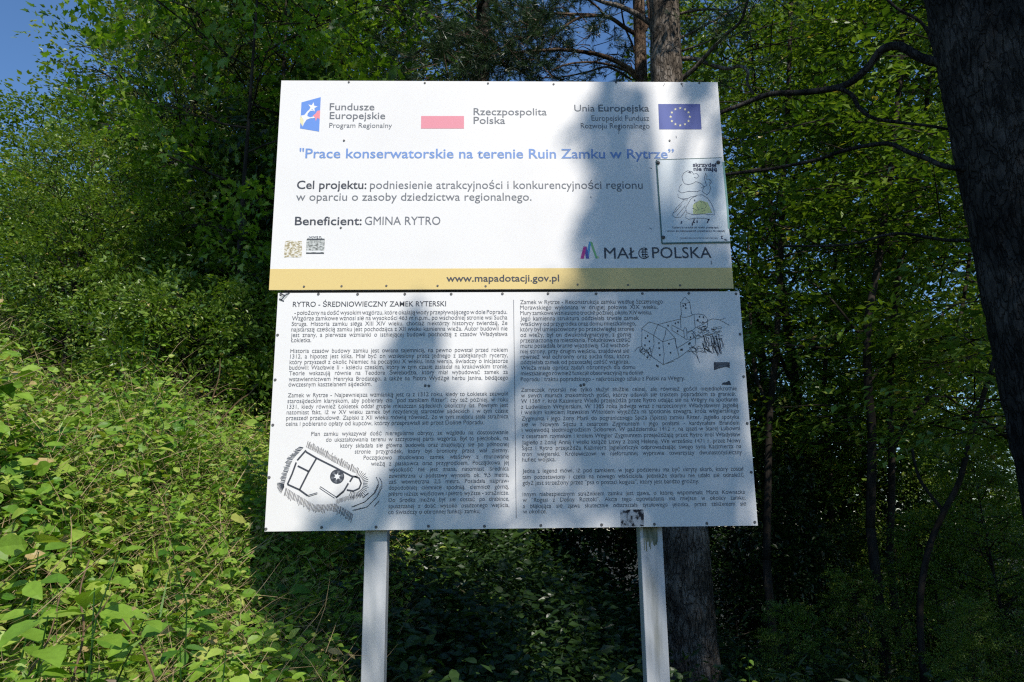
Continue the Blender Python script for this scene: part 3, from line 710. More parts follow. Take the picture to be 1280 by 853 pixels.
bird = [[(310,260),(300,220),(315,190),(350,168),(390,175),(405,200),(430,190),(455,215),(430,235),(410,225)],[(310,260),(325,285),(360,292),(400,280),(425,265)],[(300,285),(280,310),(272,350),(300,365),(360,350),(430,355),(465,345)],[(425,265),(470,280),(500,310),(480,350),(520,380)],
 [(265,375),(268,405),(300,420),(350,415),(380,400),(430,395)],[(510,190),(525,215),(515,240),(545,245),(565,270),(545,290),(558,320),(545,360),(520,385)],[(515,190),(500,230),(520,300),(470,320)],[(545,250),(560,262)],[(540,270),(562,280)],sack+[sack[0]],[(320,430),(250,500),(215,560),(240,585),(290,580),(335,520)],[(300,470),(235,545)],[(330,480),(255,570)],[(340,550),(330,580),(360,600),(420,590),(500,590),(540,600)],
 [(410,460),(440,440),(430,480),(450,510),(420,530)],[(460,440),(500,450),(520,480),(500,510),(470,500)],[(395,500),(430,515)],[(480,530),(510,520)],[(350,180),(385,190)],[(300,420),(350,430),(350,415)]]
ribbons('bird_drawing', [z2(l) for l in bird], .0018, INKP, poster, PY, .0008, jit=.15, label='line drawing of a bird pointing up and carrying a sack')
ribbons('bird_feet', [z2([(300,615),(293,640)]), z2([(412,600),(400,625),(390,655)]), z2([(436,610),(437,632)]), z2([(545,595),(530,620),(525,635)]), z2([(405,630),(418,625)]), z2([(530,600),(545,608)]), (z2([(410,425),(418,440)]), .004), (z2([(368,175),(378,190)]), .005)], .005, INKP, poster, PY, .0009)
put_texts([T('skrzydeł', 866, 896, 208.7, 4.6, INKP, .03), T('nie mają', 867, 896.5, 213.8, 4.6, INKP, .03),
           T('Zabierz je ze sobą do domu, posegreguj', 840, 898, 285.6, 2.1, INKP, .01), T('i wrzuć do odpowiednich pojemników na odpady', 832, 906.5, 290, 2.1, INKP, .01), T('facebook.com/skrzydelniemaja', 850.5, 897, 298.6, 1.7, INKP, 0)], PY+.0003, poster)
flat('poster_badge', [[(901.5,295),(903.5,295),(903.5,296),(902.7,296),(902.7,298),(903.4,298),(903.4,299),(901.5,299)], [(904.5,298.5),(908,299.5),(909,301),(906,301)]], INKP, poster, PY)

# scratches and drips on the upper panel
ribbons('scratch', [[(831,104.5),(829,108)],[(845,170),(845.5,173)],[(889,326),(889,331)],[(903,160),(902,163)],[(774,156),(773.5,168)],[(853,106.5),(853,109)],[(738,246),(739,248)],[(812,210),(815,211)],[(812,285),(815,287)]], .003, INKG, upper, 0.0)

# ------------------------------------------------------------------ pines built from what the photo shows
def limb(mb, pts, Y0, w0, w1, Y1=None, n=7):
    """bent branch through photo points at depths Y0..Y1, widths in px"""
    Y1 = Y0 if Y1 is None else Y1; k = len(pts); P_ = []; r = []
    for i, (x, y) in enumerate(pts):
        t = i/(k-1); Y = Y0+(Y1-Y0)*t; p = at(x, y, Y); P_.append(p); dist = (p-CAM).dot(fw); r.append((w0+(w1-w0)*t)/F*dist*.5)
    # subdivide with Catmull-Rom
    Q = []; q = []
    for i in range(k-1):
        a, b2, c, d = P_[max(i-1, 0)], P_[i], P_[i+1], P_[min(i+2, k-1)]
        for s in range(4):
            t = s/4; Q.append(.5*((2*b2)+(c-a)*t+(2*a-5*b2+4*c-d)*t*t+(3*b2-a-3*c+d)*t**3)); q.append(r[i]+(r[i+1]-r[i])*t)
    Q.append(P_[-1]); q.append(r[-1])
    mb.tube(Q, q, n); return Q

def rough_trunk(name, base, top, r0, r1, parent, m, nseg=90, n=40, amp=.10, seed=1, bends=None, freq=5):
    V = []; base = Vector(base); top = Vector(top)
    for i in range(nseg+1):
        t = i/nseg; c = base.lerp(top, t)
        if bends: c = c+Vector((bends*sin(t*5+seed), .0, 0))
        r = r0+(r1-r0)*t
        r *= 1+.35*math.exp(-t*14)
        for k in range(n):
            a = 2*pi*k/n; L = (top-base).length*t
            v = noise.noise(Vector((cos(a)*freq*.5, sin(a)*freq*.5, L*freq*.35+seed)))*.6
            w = noise.noise(Vector((cos(a)*freq*2.2, sin(a)*freq*2.2, L*freq*.9+seed*3)))
            rr = r*(1+amp*(v+.8*(1-abs(w)*2.2)))
            V.append((c.x+rr*cos(a), c.y+rr*sin(a), c.z))
    V = np.array(V); i = (np.arange(nseg)[:, None]*n); k = np.arange(n)[None]
    Q = np.stack([i+k, i+(k+1) % n, i+n+(k+1) % n, i+n+k], -1).reshape(-1, 4)
    return obj(name, np_mesh(name, V, [Q], m, smooth=True), parent)

def tuft_arrays(rng, P, D, size, ndl=26, nl=.09):
    """needle tufts round short shoots"""
    n = len(P); R_ = frames(D, rng.normal(0, 1, (n, 3))+np.array([0, 0, .01]))
    u = rng.uniform(0, 1, (n, ndl)); a = rng.uniform(0, 2*pi, (n, ndl)); sp = rng.uniform(.35, 1.0, (n, ndl))
    loc = np.stack([0*u, u*.12, 0*u], -1)*1.0
    dr = np.stack([np.cos(a)*sp, .9+0*u, np.sin(a)*sp], -1)
    PP = np.einsum('nij,nkj->nki', R_, loc)*size[:, None, None]/.1+P[:, None]; DD = np.einsum('nij,nkj->nki', R_, dr)
    m = n*ndl; tt = np.clip(np.repeat(rng.normal(.45, .2, n), ndl)+rng.normal(0, .12, m), 0, 1)
    T_N = (np.array([(-.035,0,0), (.035,0,0), (0,1,0)], float), [np.array([(0,1,2)])])
    return instance(T_N, PP.reshape(-1, 3), frames(DD.reshape(-1, 3), rng.normal(0, 1, (m, 3))), np.full(m, nl)*rng.uniform(.8, 1.2, m)*np.repeat(size, ndl)/.1*.9, tt)

# pine directly behind the board
YP = 4.0
pb = at(862, 830, YP); pine = empty('pine_tree', (pb.x, YP, pb.z), 'grey barked pine whose straight trunk rises directly behind the board', 'pine tree')
pt = at(831, 30, YP); dirp = (pt-pb).normalized(); ptop = pb+dirp*13
rough_trunk('trunk', pb-dirp*.3, ptop, .196, .095, pine, BARKP, 150, 44, .10, 2)
lm = MB()
br = []
br.append(limb(lm, [(833,56),(818,34),(800,20),(775,8),(755,3),(735,-4),(700,-10)], YP, 9, 3, YP+.4))
br.append(limb(lm, [(848,18),(870,13),(895,12),(915,14)], YP, 4, 2, YP-.3))
br.append(limb(lm, [(852,74),(870,74),(890,82),(910,86),(925,83),(935,90),(934,104),(942,118)], YP, 6, 3, YP-.5))
br.append(limb(lm, [(850,100),(868,86),(884,68),(905,45),(925,28),(935,0)], YP, 7, 3, YP-.6))
br.append(limb(lm, [(850,48),(870,38),(900,22),(932,3)], YP, 4, 2, YP+.5))
br.append(limb(lm, [(852,64),(885,52),(905,36)], YP, 3, 1.5, YP-.5))
lm.build('limbs', BARKP, pine, True)
rng = np.random.default_rng(11)
def needle_crown(parent, spots, seed, name='needles', nl=.085, ndl=26):
    """spots: (px, py, Y, spread_x m, spread_z m, n)"""
    rng = np.random.default_rng(seed); P_, D_ = [], []
    tw = MB()
    for (px, py, Y, sx, sz, n) in spots:
        c = np.array(at(px, py, Y))
        for i in range(n//7):
            b0 = c+rng.normal(0, 1, 3)*np.array([sx, sx*.8, sz])
            d = rng.normal(0, 1, 3)*np.array([1, 1, .45])+np.array([-.1, 0, .15]); d /= np.linalg.norm(d)
            tw.tube([b0, b0+d*.18, b0+d*.36+np.array([0, 0, .03])], [.006, .005, .002], 3)
            for k in range(7):
                dd = d+rng.normal(0, .55, 3); P_.append(b0+d*rng.uniform(.05, .38)+rng.normal(0, .03, 3)); D_.append(dd)
    P_, D_ = np.array(P_), np.array(D_)
    V, Fs, tt = tuft_arrays(rng, P_, D_, rng.uniform(.08, .13, len(P_)), ndl, nl)
    tw.build('twigs', BARKO, parent)['kind'] = 'stuff'
    return obj(name, np_mesh(name, V, Fs, NEEDLE, tt), parent)
needle_crown(pine, [(800,12,YP+.2,.4,.15,60),(925,12,YP-.4,.25,.15,60),(930,70,YP-.4,.15,.12,30),(700,-20,YP+.4,.4,.2,90),(760,-60,YP,.8,.4,300),(900,-60,YP,.8,.4,300),(830,-260,YP,1.3,.8,900)], 4)

# slim second pine with drooping limbs to the left
YQ = 5.0
q0 = at(806, 400, YQ); qt = at(797, 0, YQ); dq = (qt-q0).normalized(); qb = q0-dq*((q0.z-gz(q0.x, YQ))/dq.z)
pine2 = empty('pine_tree', (qb.x, YQ, qb.z), 'slim orange barked pine just left of the grey pine, with bare drooping limbs', 'pine tree')
rough_trunk('trunk', qb-dq*.2, qb+dq*10.5, .085, .06, pine2, BARKO, 120, 20, .12, 5, .02)
lm = MB()
limb(lm, [(795,43),(780,34),(762,22),(742,19),(720,18),(695,17),(665,13)], YQ, 6, 2.5, YQ-.4)
limb(lm, [(800,103),(793,92),(780,82),(762,73),(742,67),(720,64),(695,62),(668,64),(640,66)], YQ, 8, 3, YQ-.6)
limb(lm, [(745,20),(725,22),(708,32),(694,44),(688,56)], YQ-.2, 4, 2, YQ-.5)
limb(lm, [(800,104),(785,90),(765,82),(740,78),(712,80),(690,88)], YQ, 4, 2, YQ-.6)
limb(lm, [(790,100),(760,84),(735,90),(705,96),(670,98)], YQ, 3, 1.5, YQ+.6)
limb(lm, [(805,40),(812,20),(808,-10)], YQ, 6, 4, YQ)
limb(lm, [(757,22),(748,10),(735,0),(722,-8)], YQ-.2, 3, 2, YQ-.3)
limb(lm, [(798,88),(792,60),(780,30),(775,-5)], YQ+.3, 3, 2, YQ+.3)
for k in range(16):
    R2 = random.Random(k); x, y = R2.uniform(690, 795), R2.uniform(15, 90)
    limb(lm, [(x, y), (x-R2.uniform(5, 14), y+R2.uniform(-8, 8)), (x-R2.uniform(18, 34), y+R2.uniform(-14, 16))], YQ, 1.8, .8, YQ+R2.uniform(-.4, .4), 3)
lm.build('limbs', BARKO, pine2, True)
needle_crown(pine2, [(660,20,YQ-.3,.22,.16,160),(650,70,YQ-.6,.26,.15,200),(770,84,YQ+.5,.18,.08,60),(782,50,YQ+.6,.08,.2,50),(700,92,YQ,.35,.06,60),(800,-80,YQ,.9,.4,400),(730,10,YQ,.4,.06,60),(690,30,YQ+.3,.2,.1,60)], 6)

# dense dark pine left of them
YR = 5.6
r0_ = at(590, 400, YR); rb = (r0_.x, YR, gz(r0_.x, YR))
pine3 = empty('pine_tree', rb, 'dense dark needled pine showing above the left half of the board', 'pine tree')
rough_trunk('trunk', (rb[0], YR, rb[2]-.3), (rb[0]+.2, YR+.1, 11), .14, .05, pine3, BARK, 60, 16, .1, 7)
spots = []
R = random.Random(8)
for i in range(34): spots.append((R.uniform(490, 680), R.uniform(-120, 110), YR+R.uniform(-.8, .8), .30, .16, 70))
for i in range(14): spots.append((R.uniform(520, 670), R.uniform(40, 100), YR-.9, .18, .12, 60))
lm = MB()
for i in range(18):
    z = 4.5+i*.35; a = i*2.4; L = 1.3-.03*i
    lm.tube([(rb[0]+.1, YR, z), (rb[0]+.6*L*cos(a), YR+.6*L*sin(a), z-.05), (rb[0]+1.1*L*cos(a), YR+1.1*L*sin(a), z-.25)], [.03, .02, .008], 5)
lm.build('limbs', BARK, pine3, True)
needle_crown(pine3, spots, 9)

# thick trunk at the right edge
YB = 1.55
t0 = at(1345, 560, YB); t1 = at(1217, 0, YB); dt = (t1-t0).normalized(); b0 = t0-dt*((t0.z-gz(t0.x, YB))/dt.z)
big = empty('large_tree', tuple(b0), 'massive dark leaning tree trunk filling the right edge of the view', 'tree')
BARKB = bark_mat('old_grey_bark', [(.36, (.012,.011,.010)), (.5, (.040,.036,.032)), (.64, (.095,.085,.075))], .9)
rw = 51/F*((t1-CAM).dot(fw))
rough_trunk('trunk', b0-dt*.4, t1+dt*5, rw*1.18, rw*.80, big, BARKB, 300, 90, .07, 3, .02, 7)
lm = MB()
limb(lm, [(1262,110),(1272,70),(1274,40),(1262,8),(1240,-30)], YB-.12, 40, 34, YB-.1, 12)
limb(lm, [(1200,92),(1178,80),(1150,72),(1125,58),(1103,62),(1085,84),(1062,104),(1035,112),(1000,116),(962,118),(930,130),(890,145)], YB, 13, 5, YB+1.0, 8)
limb(lm, [(1210,212),(1180,208),(1160,199),(1135,190),(1112,180),(1080,183),(1050,190),(1020,200),(960,212),(900,219)], YB, 7, 3.5, YB+.9, 6)
limb(lm, [(1045,110),(1064,118),(1074,135),(1092,148),(1130,154),(1165,158),(1200,165)], YB+.5, 6, 3, YB+.3, 6)
limb(lm, [(1220,300),(1180,300),(1120,292),(1060,306),(980,308)], YB+.1, 5, 3, YB+1.2, 5)
limb(lm, [(1190,150),(1160,40),(1120,10),(1090,-20)], YB+.6, 5, 3, YB+1, 5)
lm.build('limbs', BARKB, big, True)

# ------------------------------------------------------------------ tree kinds
dome = lambda t: .55+.45*sin(pi*min(1, t*1.05))
cone = lambda t: 1.05-t*.85
tall = lambda t: .75+.3*sin(pi*t)
maple = tree_meshes('maple', 21, 9.0, .6, 2.3, 34, tall, LEAFM, BARK, T_MAPLE, leaf=.098, spr=11, spray_L=.6, droop=.30, trunk_r=.05, rise=.35, bend=.0, nleaf=15, flat=.28)
hazel = tree_meshes('hazel', 22, 7.0, .3, 2.0, 44, dome, LEAF, BARK, T_SIMPLE, leaf=.072, spr=13, spray_L=.55, droop=.35, trunk_r=.07, rise=.6, nleaf=24, tone=.05)
olive = tree_meshes('olive', 23, 11.0, .6, 2.2, 60, cone, LEAFO, BARK, T_NARROW, leaf=.085, spr=15, spray_L=.55, droop=.7, trunk_r=.11, rise=.5, bend=-.1, nleaf=32, flat=.6)
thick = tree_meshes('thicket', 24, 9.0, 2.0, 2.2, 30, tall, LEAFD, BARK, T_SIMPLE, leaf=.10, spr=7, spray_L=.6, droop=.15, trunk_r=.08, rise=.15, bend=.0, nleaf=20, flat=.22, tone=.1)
shrub = tree_meshes('shrub', 25, 2.6, .1, 1.5, 30, dome, LEAF, BARK, T_SIMPLE, leaf=.08, spr=9, spray_L=.5, droop=.3, trunk_r=.03, rise=.8, nleaf=24)
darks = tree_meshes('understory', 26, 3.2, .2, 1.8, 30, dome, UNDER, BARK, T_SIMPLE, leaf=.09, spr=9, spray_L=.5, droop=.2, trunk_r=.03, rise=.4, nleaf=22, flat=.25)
leafy = tree_meshes('leafy', 27, 11.0, 1.2, 2.8, 52, dome, LEAF, BARK, T_SIMPLE, leaf=.105, spr=10, spray_L=.65, droop=.25, trunk_r=.12, rise=.4, nleaf=24, flat=.3, tone=.08)

def gx(px, Y): return at(px, 600, Y).x
G1 = 'broadleaf trees on the bank left of the board'
G2 = 'thin trees of the thicket right of the board'
G3 = 'distant trees filling the wood behind'
G4 = 'low shrubs under the wood'
def plant(name, kind, px, Y, rz, sc, label, cat, group=None, dz=0): return put_tree(name, kind, gx(px, Y), Y, rz, sc, label, cat, group, dz)
plant('maple_tree', maple, 275, 4.2, .4, (.66,.66,.92), 'bright green maple with layered leaves beside the board, left of it', 'tree', G1, -.4)
plant('feathery_tree', olive, 208, 6.8, 1.0, (.85,.85,1.05), 'tall olive green feathery tree reaching out of the frame at upper left', 'tree', G1, -.5)
plant('hazel_tree', hazel, 30, 6.4, 2.0, (.9,.9,.62), 'round topped light green tree against the blue sky at the far left', 'tree', G1, -.2)
plant('hazel_tree', hazel, 60, 4.0, 4.0, .50, 'low bushy hazel at the left edge above the weedy bank', 'tree', G1, -.3)
plant('maple_tree', maple, 335, 6.6, 2.2, 1.15, 'shaded maple close to the left edge of the board, behind the bright maple', 'tree', G1, -.4)
plant('leafy_tree', leafy, 420, 8.0, 1.1, 1.0, 'dark leafy tree seen above the upper left corner of the board', 'tree', G1)
plant('leafy_tree', leafy, 350, 9.8, 3.3, 1.05, 'tall leafy tree behind the feathery tree on the left', 'tree', G1)
for i, (px, Y, s) in enumerate([(130,4.9,.9),(215,3.4,.62),(300,4.8,.8),(-30,5.2,.9)]):
    plant('leafy_shrub', shrub, px, Y, i*1.7, s, ['shrub filling the gap under the feathery tree on the left','small shrub at the foot of the bright maple','dark shrub close to the left edge of the board','shrub cut by the left edge of the frame'][i], 'shrub', 'shrubs on top of the bank', -.2)
for i, (px, Y, s) in enumerate([(60,8.6,(1.1,1.1,.62)),(150,9.2,(1.2,1.2,.85)),(250,8.6,(1.2,1.2,1.2)),(330,8.6,(1.2,1.2,1.2)),(-60,8,(1.1,1.1,.6))]):
    plant('hazel_tree', hazel, px, Y, i*1.3, s, ['dense hazel behind the round topped tree at far left','dense hazel behind the feathery tree','tall hazel behind the bright maple','dark tall hazel near the left edge of the board, farther back','dense hazel cut by the left edge of the frame'][i], 'tree', 'hazels closing the wood on the left', -.2)
# right thicket: trunks as the photo shows them, with crowns
def thicket_tree(stems, Y, label, seed, nspr, band, leafm=LEAF, tone=-.05):
    p0 = at(*stems[0][0][0], Y)
    r = empty('thicket_tree', (p0.x, Y, gz(p0.x, Y)), label, 'tree', G2)
    lm = MB(); rng = np.random.default_rng(seed); P_, D_ = [], []
    for k, (pts, w0, w1) in enumerate(stems):
        Q = limb(lm, pts, Y, w0, w1, Y+.3*(k % 2), 7)
        if k == 0: 
            f = Q[0]; lm.tube([(f.x, f.y, gz(f.x, Y)-.2), f], [w0/F*(f-CAM).dot(fw)*.6, w0/F*(f-CAM).dot(fw)*.5], 7)
    lm.build('trunk', BARK, r, True)
    tmpls = [spray_template(rng, 22, .65, .10, .12, .22, .6) for _ in range(5)]
    tw = MB()
    for i in range(nspr):
        px = rng.uniform(band[0], band[1]); py = rng.uniform(band[2], band[3]); Yy = Y+rng.normal(0, .55)
        c = np.array(at(px, py, Yy)); a = rng.uniform(0, 2*pi)
        d = np.array([cos(a), sin(a), rng.normal(.02, .1)])
        m = 5
        tw.tube([c-d*.3, c+d*.4, c+d*.9+np.array([0, 0, -.05])], [.009, .007, .003], 3)
        for j in range(m):
            P_.append(c+d*(.9*j/m)); D_.append(d+rng.normal(0, .5, 3)*np.array([1, 1, .35]))
    P_, D_ = np.array(P_), np.array(D_)
    V, Fs, tt = place_sprays(rng, tmpls, P_, D_, np.array([0, 0, 1.])+rng.normal(0, .2, (len(P_), 3)), rng.uniform(.7, 1.2, len(P_)), T_SIMPLE, tone)
    tw.build('limbs', BARK, r, True); obj('crown', np_mesh('crown', V, Fs, leafm, tt), r)
thicket_tree([([(1088,660),(1090,540),(1085,480),(1085,400),(1098,330),(1108,250),(1120,150),(1128,40),(1130,-60)], 12, 5), ([(1086,478),(1105,455),(1130,438),(1160,410),(1195,378)], 5, 3), ([(1085,430),(1060,400),(1035,370),(1010,350)], 4, 2)], 4.6, 'forked thin tree with a light patch on its trunk, midway between board and big trunk', 31, 95, (960, 1210, -60, 330))
thicket_tree([([(1112,700),(1115,600),(1113,500),(1117,400),(1130,300),(1150,200),(1162,90),(1170,-40)], 9, 5), ([(1114,560),(1140,520),(1160,498),(1182,470),(1200,400),(1212,320),(1216,250)], 7, 4)], 5.2, 'slender tree just right of the forked one, its side stem leaning right', 32, 85, (1040, 1300, -40, 470))
thicket_tree([([(958,700),(960,600),(962,520),(970,440),(975,350),(978,250),(985,120),(990,-40)], 10, 5), ([(962,510),(945,470),(938,400),(935,300)], 5, 3)], 5.6, 'thin dark tree closest to the right edge of the board', 33, 100, (890, 1080, -60, 560))
thicket_tree([([(1155,853),(1150,760),(1160,690),(1180,640),(1200,600),(1215,540),(1240,460),(1262,380),(1270,300)], 9, 5), ([(1180,640),(1150,600),(1140,560)], 5, 3)], 3.6, 'leaning dark stem in front of the leaves at lower right', 34, 34, (1160, 1330, 330, 560), LEAF, .15)
thicket_tree([([(1040,760),(1038,600),(1030,480),(1040,380),(1045,250),(1030,100),(1035,-40)], 6, 4)], 7.5, 'very thin straight tree far back in the thicket', 35, 70, (920, 1260, 60, 540))
for i, (px, Y, s, l) in enumerate([(1010,8.2,.9,'upper leafy tree whose bright leaves show over the right corner of the board'),(1140,9.0,1.0,'tall leafy tree behind the forked thin tree'),(960,9.6,.9,'tall leafy tree behind the grey pine'),(1300,7.0,.9,'leafy tree behind the massive trunk')]):
    plant('leafy_tree', leafy, px, Y, i*2.1+.5, s, l, 'tree', G2, 1.2)
R = random.Random(12)
for i, (px, Y) in enumerate([(260,16),(330,12.5),(430,12),(520,15),(980,15),(1080,14),(1200,15),(1330,13)]):
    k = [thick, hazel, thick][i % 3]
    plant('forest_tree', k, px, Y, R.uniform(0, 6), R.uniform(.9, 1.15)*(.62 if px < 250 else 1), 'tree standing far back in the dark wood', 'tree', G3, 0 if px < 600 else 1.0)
for i in range(20):
    px = -60+i*70+R.uniform(-15, 15)
    if px < 330: Y = R.uniform(8.5, 11)
    else: Y = R.uniform(5.8, 9.5)
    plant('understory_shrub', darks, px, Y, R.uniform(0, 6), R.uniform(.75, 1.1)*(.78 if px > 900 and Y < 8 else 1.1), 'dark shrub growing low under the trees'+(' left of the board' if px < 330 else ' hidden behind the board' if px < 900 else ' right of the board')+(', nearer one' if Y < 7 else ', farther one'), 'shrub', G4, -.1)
for i, (px, Y, sc_, lb) in enumerate([(1235,4.0,.27,'brightest leafy shrub at lower right, its sprays catching sun beside the edge of the view'),(1150,4.8,.22,'leafy shrub at lower right between the leaning stem and the sunlit shrub'),(1290,3.4,.20,'shrub cut by the right edge of the view below the massive trunk'),(1060,4.4,.15,'low shrub in deep shade midway between the right post and the right edge'),(970,3.8,.12,'small dark shrub just right of the grey pine trunk base'),(1180,3.2,.13,'low shrub touching the bottom edge at lower right'),(1110,7.4,.38,'taller shrub closing the gap behind the forked thin tree'),(1220,7.8,.42,'taller shrub behind the leaning stem, far back on the right'),(1010,8.2,.40,'taller shrub far back, right of the board edge')]):
    plant('leafy_shrub', leafy, px, Y, i*1.9, sc_, lb, 'shrub', 'shrubs at the lower right', -.3)

# ------------------------------------------------------------------ weeds on the bank
def weeds(name, label, seed, n, region, dens, mats, kinds, hmul=1.0, tone=.0, kind='stuff', dry=.0):
    rng = np.random.default_rng(seed)
    x = rng.uniform(region[0], region[1], n*3); y = rng.uniform(region[2], region[3], n*3)
    keep = dens(x, y) > rng.random(n*3); x, y = x[keep][:n], y[keep][:n]
    n = len(x); z = ground(x, y)
    clump = np.array([noise.noise(Vector((a*1.3, b_*1.3, 4.0))) for a, b_ in zip(x, y)])
    clump2 = np.array([noise.noise(Vector((a*4, b_*4, 9.0))) for a, b_ in zip(x, y)])
    h = (.38+.42*clump+.34*clump2+rng.normal(0, .05, n))*hmul; h = np.clip(h, .06, 1.1)
    parts = []; stems = []
    cum = np.cumsum([k[0] for k in kinds]); cum /= cum[-1]
    pn = np.array([noise.noise(Vector((a*1.9, b_*1.9, 20.0+seed))) for a, b_ in zip(x, y)])
    kd = np.searchsorted(cum, np.clip(.5+1.0*pn+rng.normal(0, .22, n), 0, .9999)); kd = np.clip(kd, 0, len(kinds)-1)
    for ki, (pr, tm, ls, nl, spread, elev) in enumerate(kinds):
        m = np.where(kd == ki)[0]; k = len(m)
        if k == 0: continue
        t = (np.arange(nl)+.6)/nl; t = t[None]*np.ones((k, 1))+rng.normal(0, .05, (k, nl)); t = np.clip(t, .1, 1.02)
        lean = rng.normal(0, .16, (k, 2))
        hh = h[m][:, None]*t
        a = rng.uniform(0, 2*pi, (k, 1))+np.arange(nl)[None]*(pi if nl % 2 == 0 else 2.4)+(np.arange(nl)//2)[None]*(pi/2)+rng.normal(0, .35, (k, nl))
        P_ = np.stack([x[m][:, None]+lean[:, :1]*hh, y[m][:, None]+lean[:, 1:]*hh, z[m][:, None]+hh], -1)
        el = elev+rng.normal(0, .28, (k, nl))
        D_ = np.stack([np.cos(a)*np.cos(el), np.sin(a)*np.cos(el), np.sin(el)], -1)
        N_ = np.array([.1, -.40, .9])+rng.normal(0, .45, (k, nl, 3))
        P_ = P_+D_*spread*rng.uniform(.2, 1, (k, nl, 1))
        S_ = ls*np.exp(rng.normal(-.12, .28, (k, nl)))*(1.1-.35*t)
        tb = np.clip(.40+tone+.30*clump2[m][:, None]+rng.normal(0, .13, (k, nl))+rng.normal(0, .10, (k, 1)), 0, .93)
        tb[rng.random(tb.shape) < .035] = .99
        parts.append(instance(tm, P_.reshape(-1, 3), frames(D_.reshape(-1, 3), N_.reshape(-1, 3)), S_.ravel(), tb.ravel()))
    V, Fs, tt = merge(parts)
    o = obj(name, np_mesh(name, V, Fs, mats, tt)); tag(o, label, kind=kind)
    # stems: thin upright blades
    k = min(n, 9000); m = rng.choice(n, k, replace=False)
    D_ = np.stack([rng.normal(0, .2, k), rng.normal(0, .2, k), np.ones(k)], -1)
    V, Fs, tt = instance(T_STALK, np.stack([x[m], y[m], z[m]], -1), frames(D_, rng.normal(0, 1, (k, 3))), h[m]*rng.uniform(.8, 1.1, k), rng.uniform(0, 1, k))
    return (x, y, z, h)

leftdens = lambda x, y: np.clip(1.15-.11*np.hypot(x+.1, y+3.3), .15, 1)*((-x*.8+y*.22) > -.02)*(x < -.62+.05*np.sin(y*9))
weeds('bank_weeds', 'dense sunlit nettles and bramble leaves covering the bank at the left', 41, 14000, (-5.0, .1, -2.6, 3.2), leftdens, LEAFW,
      [(.12, T_OVATE, .072, 8, .05, -.05), (.24, T_OVATE, .056, 10, .03, .0), (.14, T_NARROW, .075, 12, .03, .35), (.30, T_OVATE, .030, 16, .05, .1), (.12, T_MAPLE, .055, 8, .04, .1), (.08, T_OVATE, .07, 10, .04, .3)], tone=.13)
weeds('bank_grass', 'grass blades and thin stalks among the weeds on the bank', 42, 2600, (-5.0, .3, -1.0, 3.5), leftdens, LEAFW,
      [(.8, T_BLADE, .19, 5, .02, 1.05), (.2, T_BLADE, .24, 3, .02, 1.2)], hmul=.45, tone=.25)
weeds('dry_stalks', 'dry tan stalks tangled in the weeds', 43, 3500, (-4.5, .2, -1.5, 3.0), leftdens, DRY,
      [(1.0, T_STALK, .26, 6, .03, .6)], hmul=1.0, tone=.3)
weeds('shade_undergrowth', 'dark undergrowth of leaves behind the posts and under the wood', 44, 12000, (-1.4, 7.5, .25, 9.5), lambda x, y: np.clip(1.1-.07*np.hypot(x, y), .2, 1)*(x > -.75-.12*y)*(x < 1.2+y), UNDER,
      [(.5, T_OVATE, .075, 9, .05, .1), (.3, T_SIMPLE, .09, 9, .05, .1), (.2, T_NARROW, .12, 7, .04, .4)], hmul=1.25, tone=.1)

# individual broad leaved plants in front
def leafy_plant(px, py, Y, h, nl, ls, label, seed, tint=.5, tm=T_OVATE, name='leafy_plant', group=None, mt=LEAFW):
    rng = np.random.default_rng(seed); top = at(px, py, Y); base = Vector((top.x+rng.normal(0, .04), Y+rng.normal(0, .04), top.z-h))
    r = empty(name, tuple(base), label, 'plant', group)
    st = MB(); mid = base.lerp(top, .5)+Vector((rng.normal(0, .03), 0, 0)); st.tube([base-Vector((0, 0, .25)), mid, top], [.003, .0025, .0015], 5); st.build('stem', LEAFW, r)
    for i in range(nl):
        t = .35+.65*(i//2)/max(1, (nl-1)//2); c = base.lerp(mid, t*2) if t < .5 else mid.lerp(top, t*2-1)
        a = (i % 2)*pi+(i//2)*1.35+rng.normal(0, .3)
        D_ = np.array([[cos(a), sin(a), rng.normal(.0, .25)]]); N_ = np.array([[rng.normal(0, .25), -.35+rng.normal(0, .25), 1.]])
        s = ls*rng.uniform(.75, 1.15)*(1.15-.45*t)
        V, Fs, tt = instance(tm, np.array([[c.x, c.y, c.z]])+D_*.015, frames(D_, N_), np.array([s]), np.array([min(.93, max(0, tint+rng.normal(0, .1)))]))
        lf = obj('leaf', np_mesh('leaf', V, Fs, mt, tt, smooth=True), r)
    return r
GP = 'broad leaved plants rising out of the bank weeds'
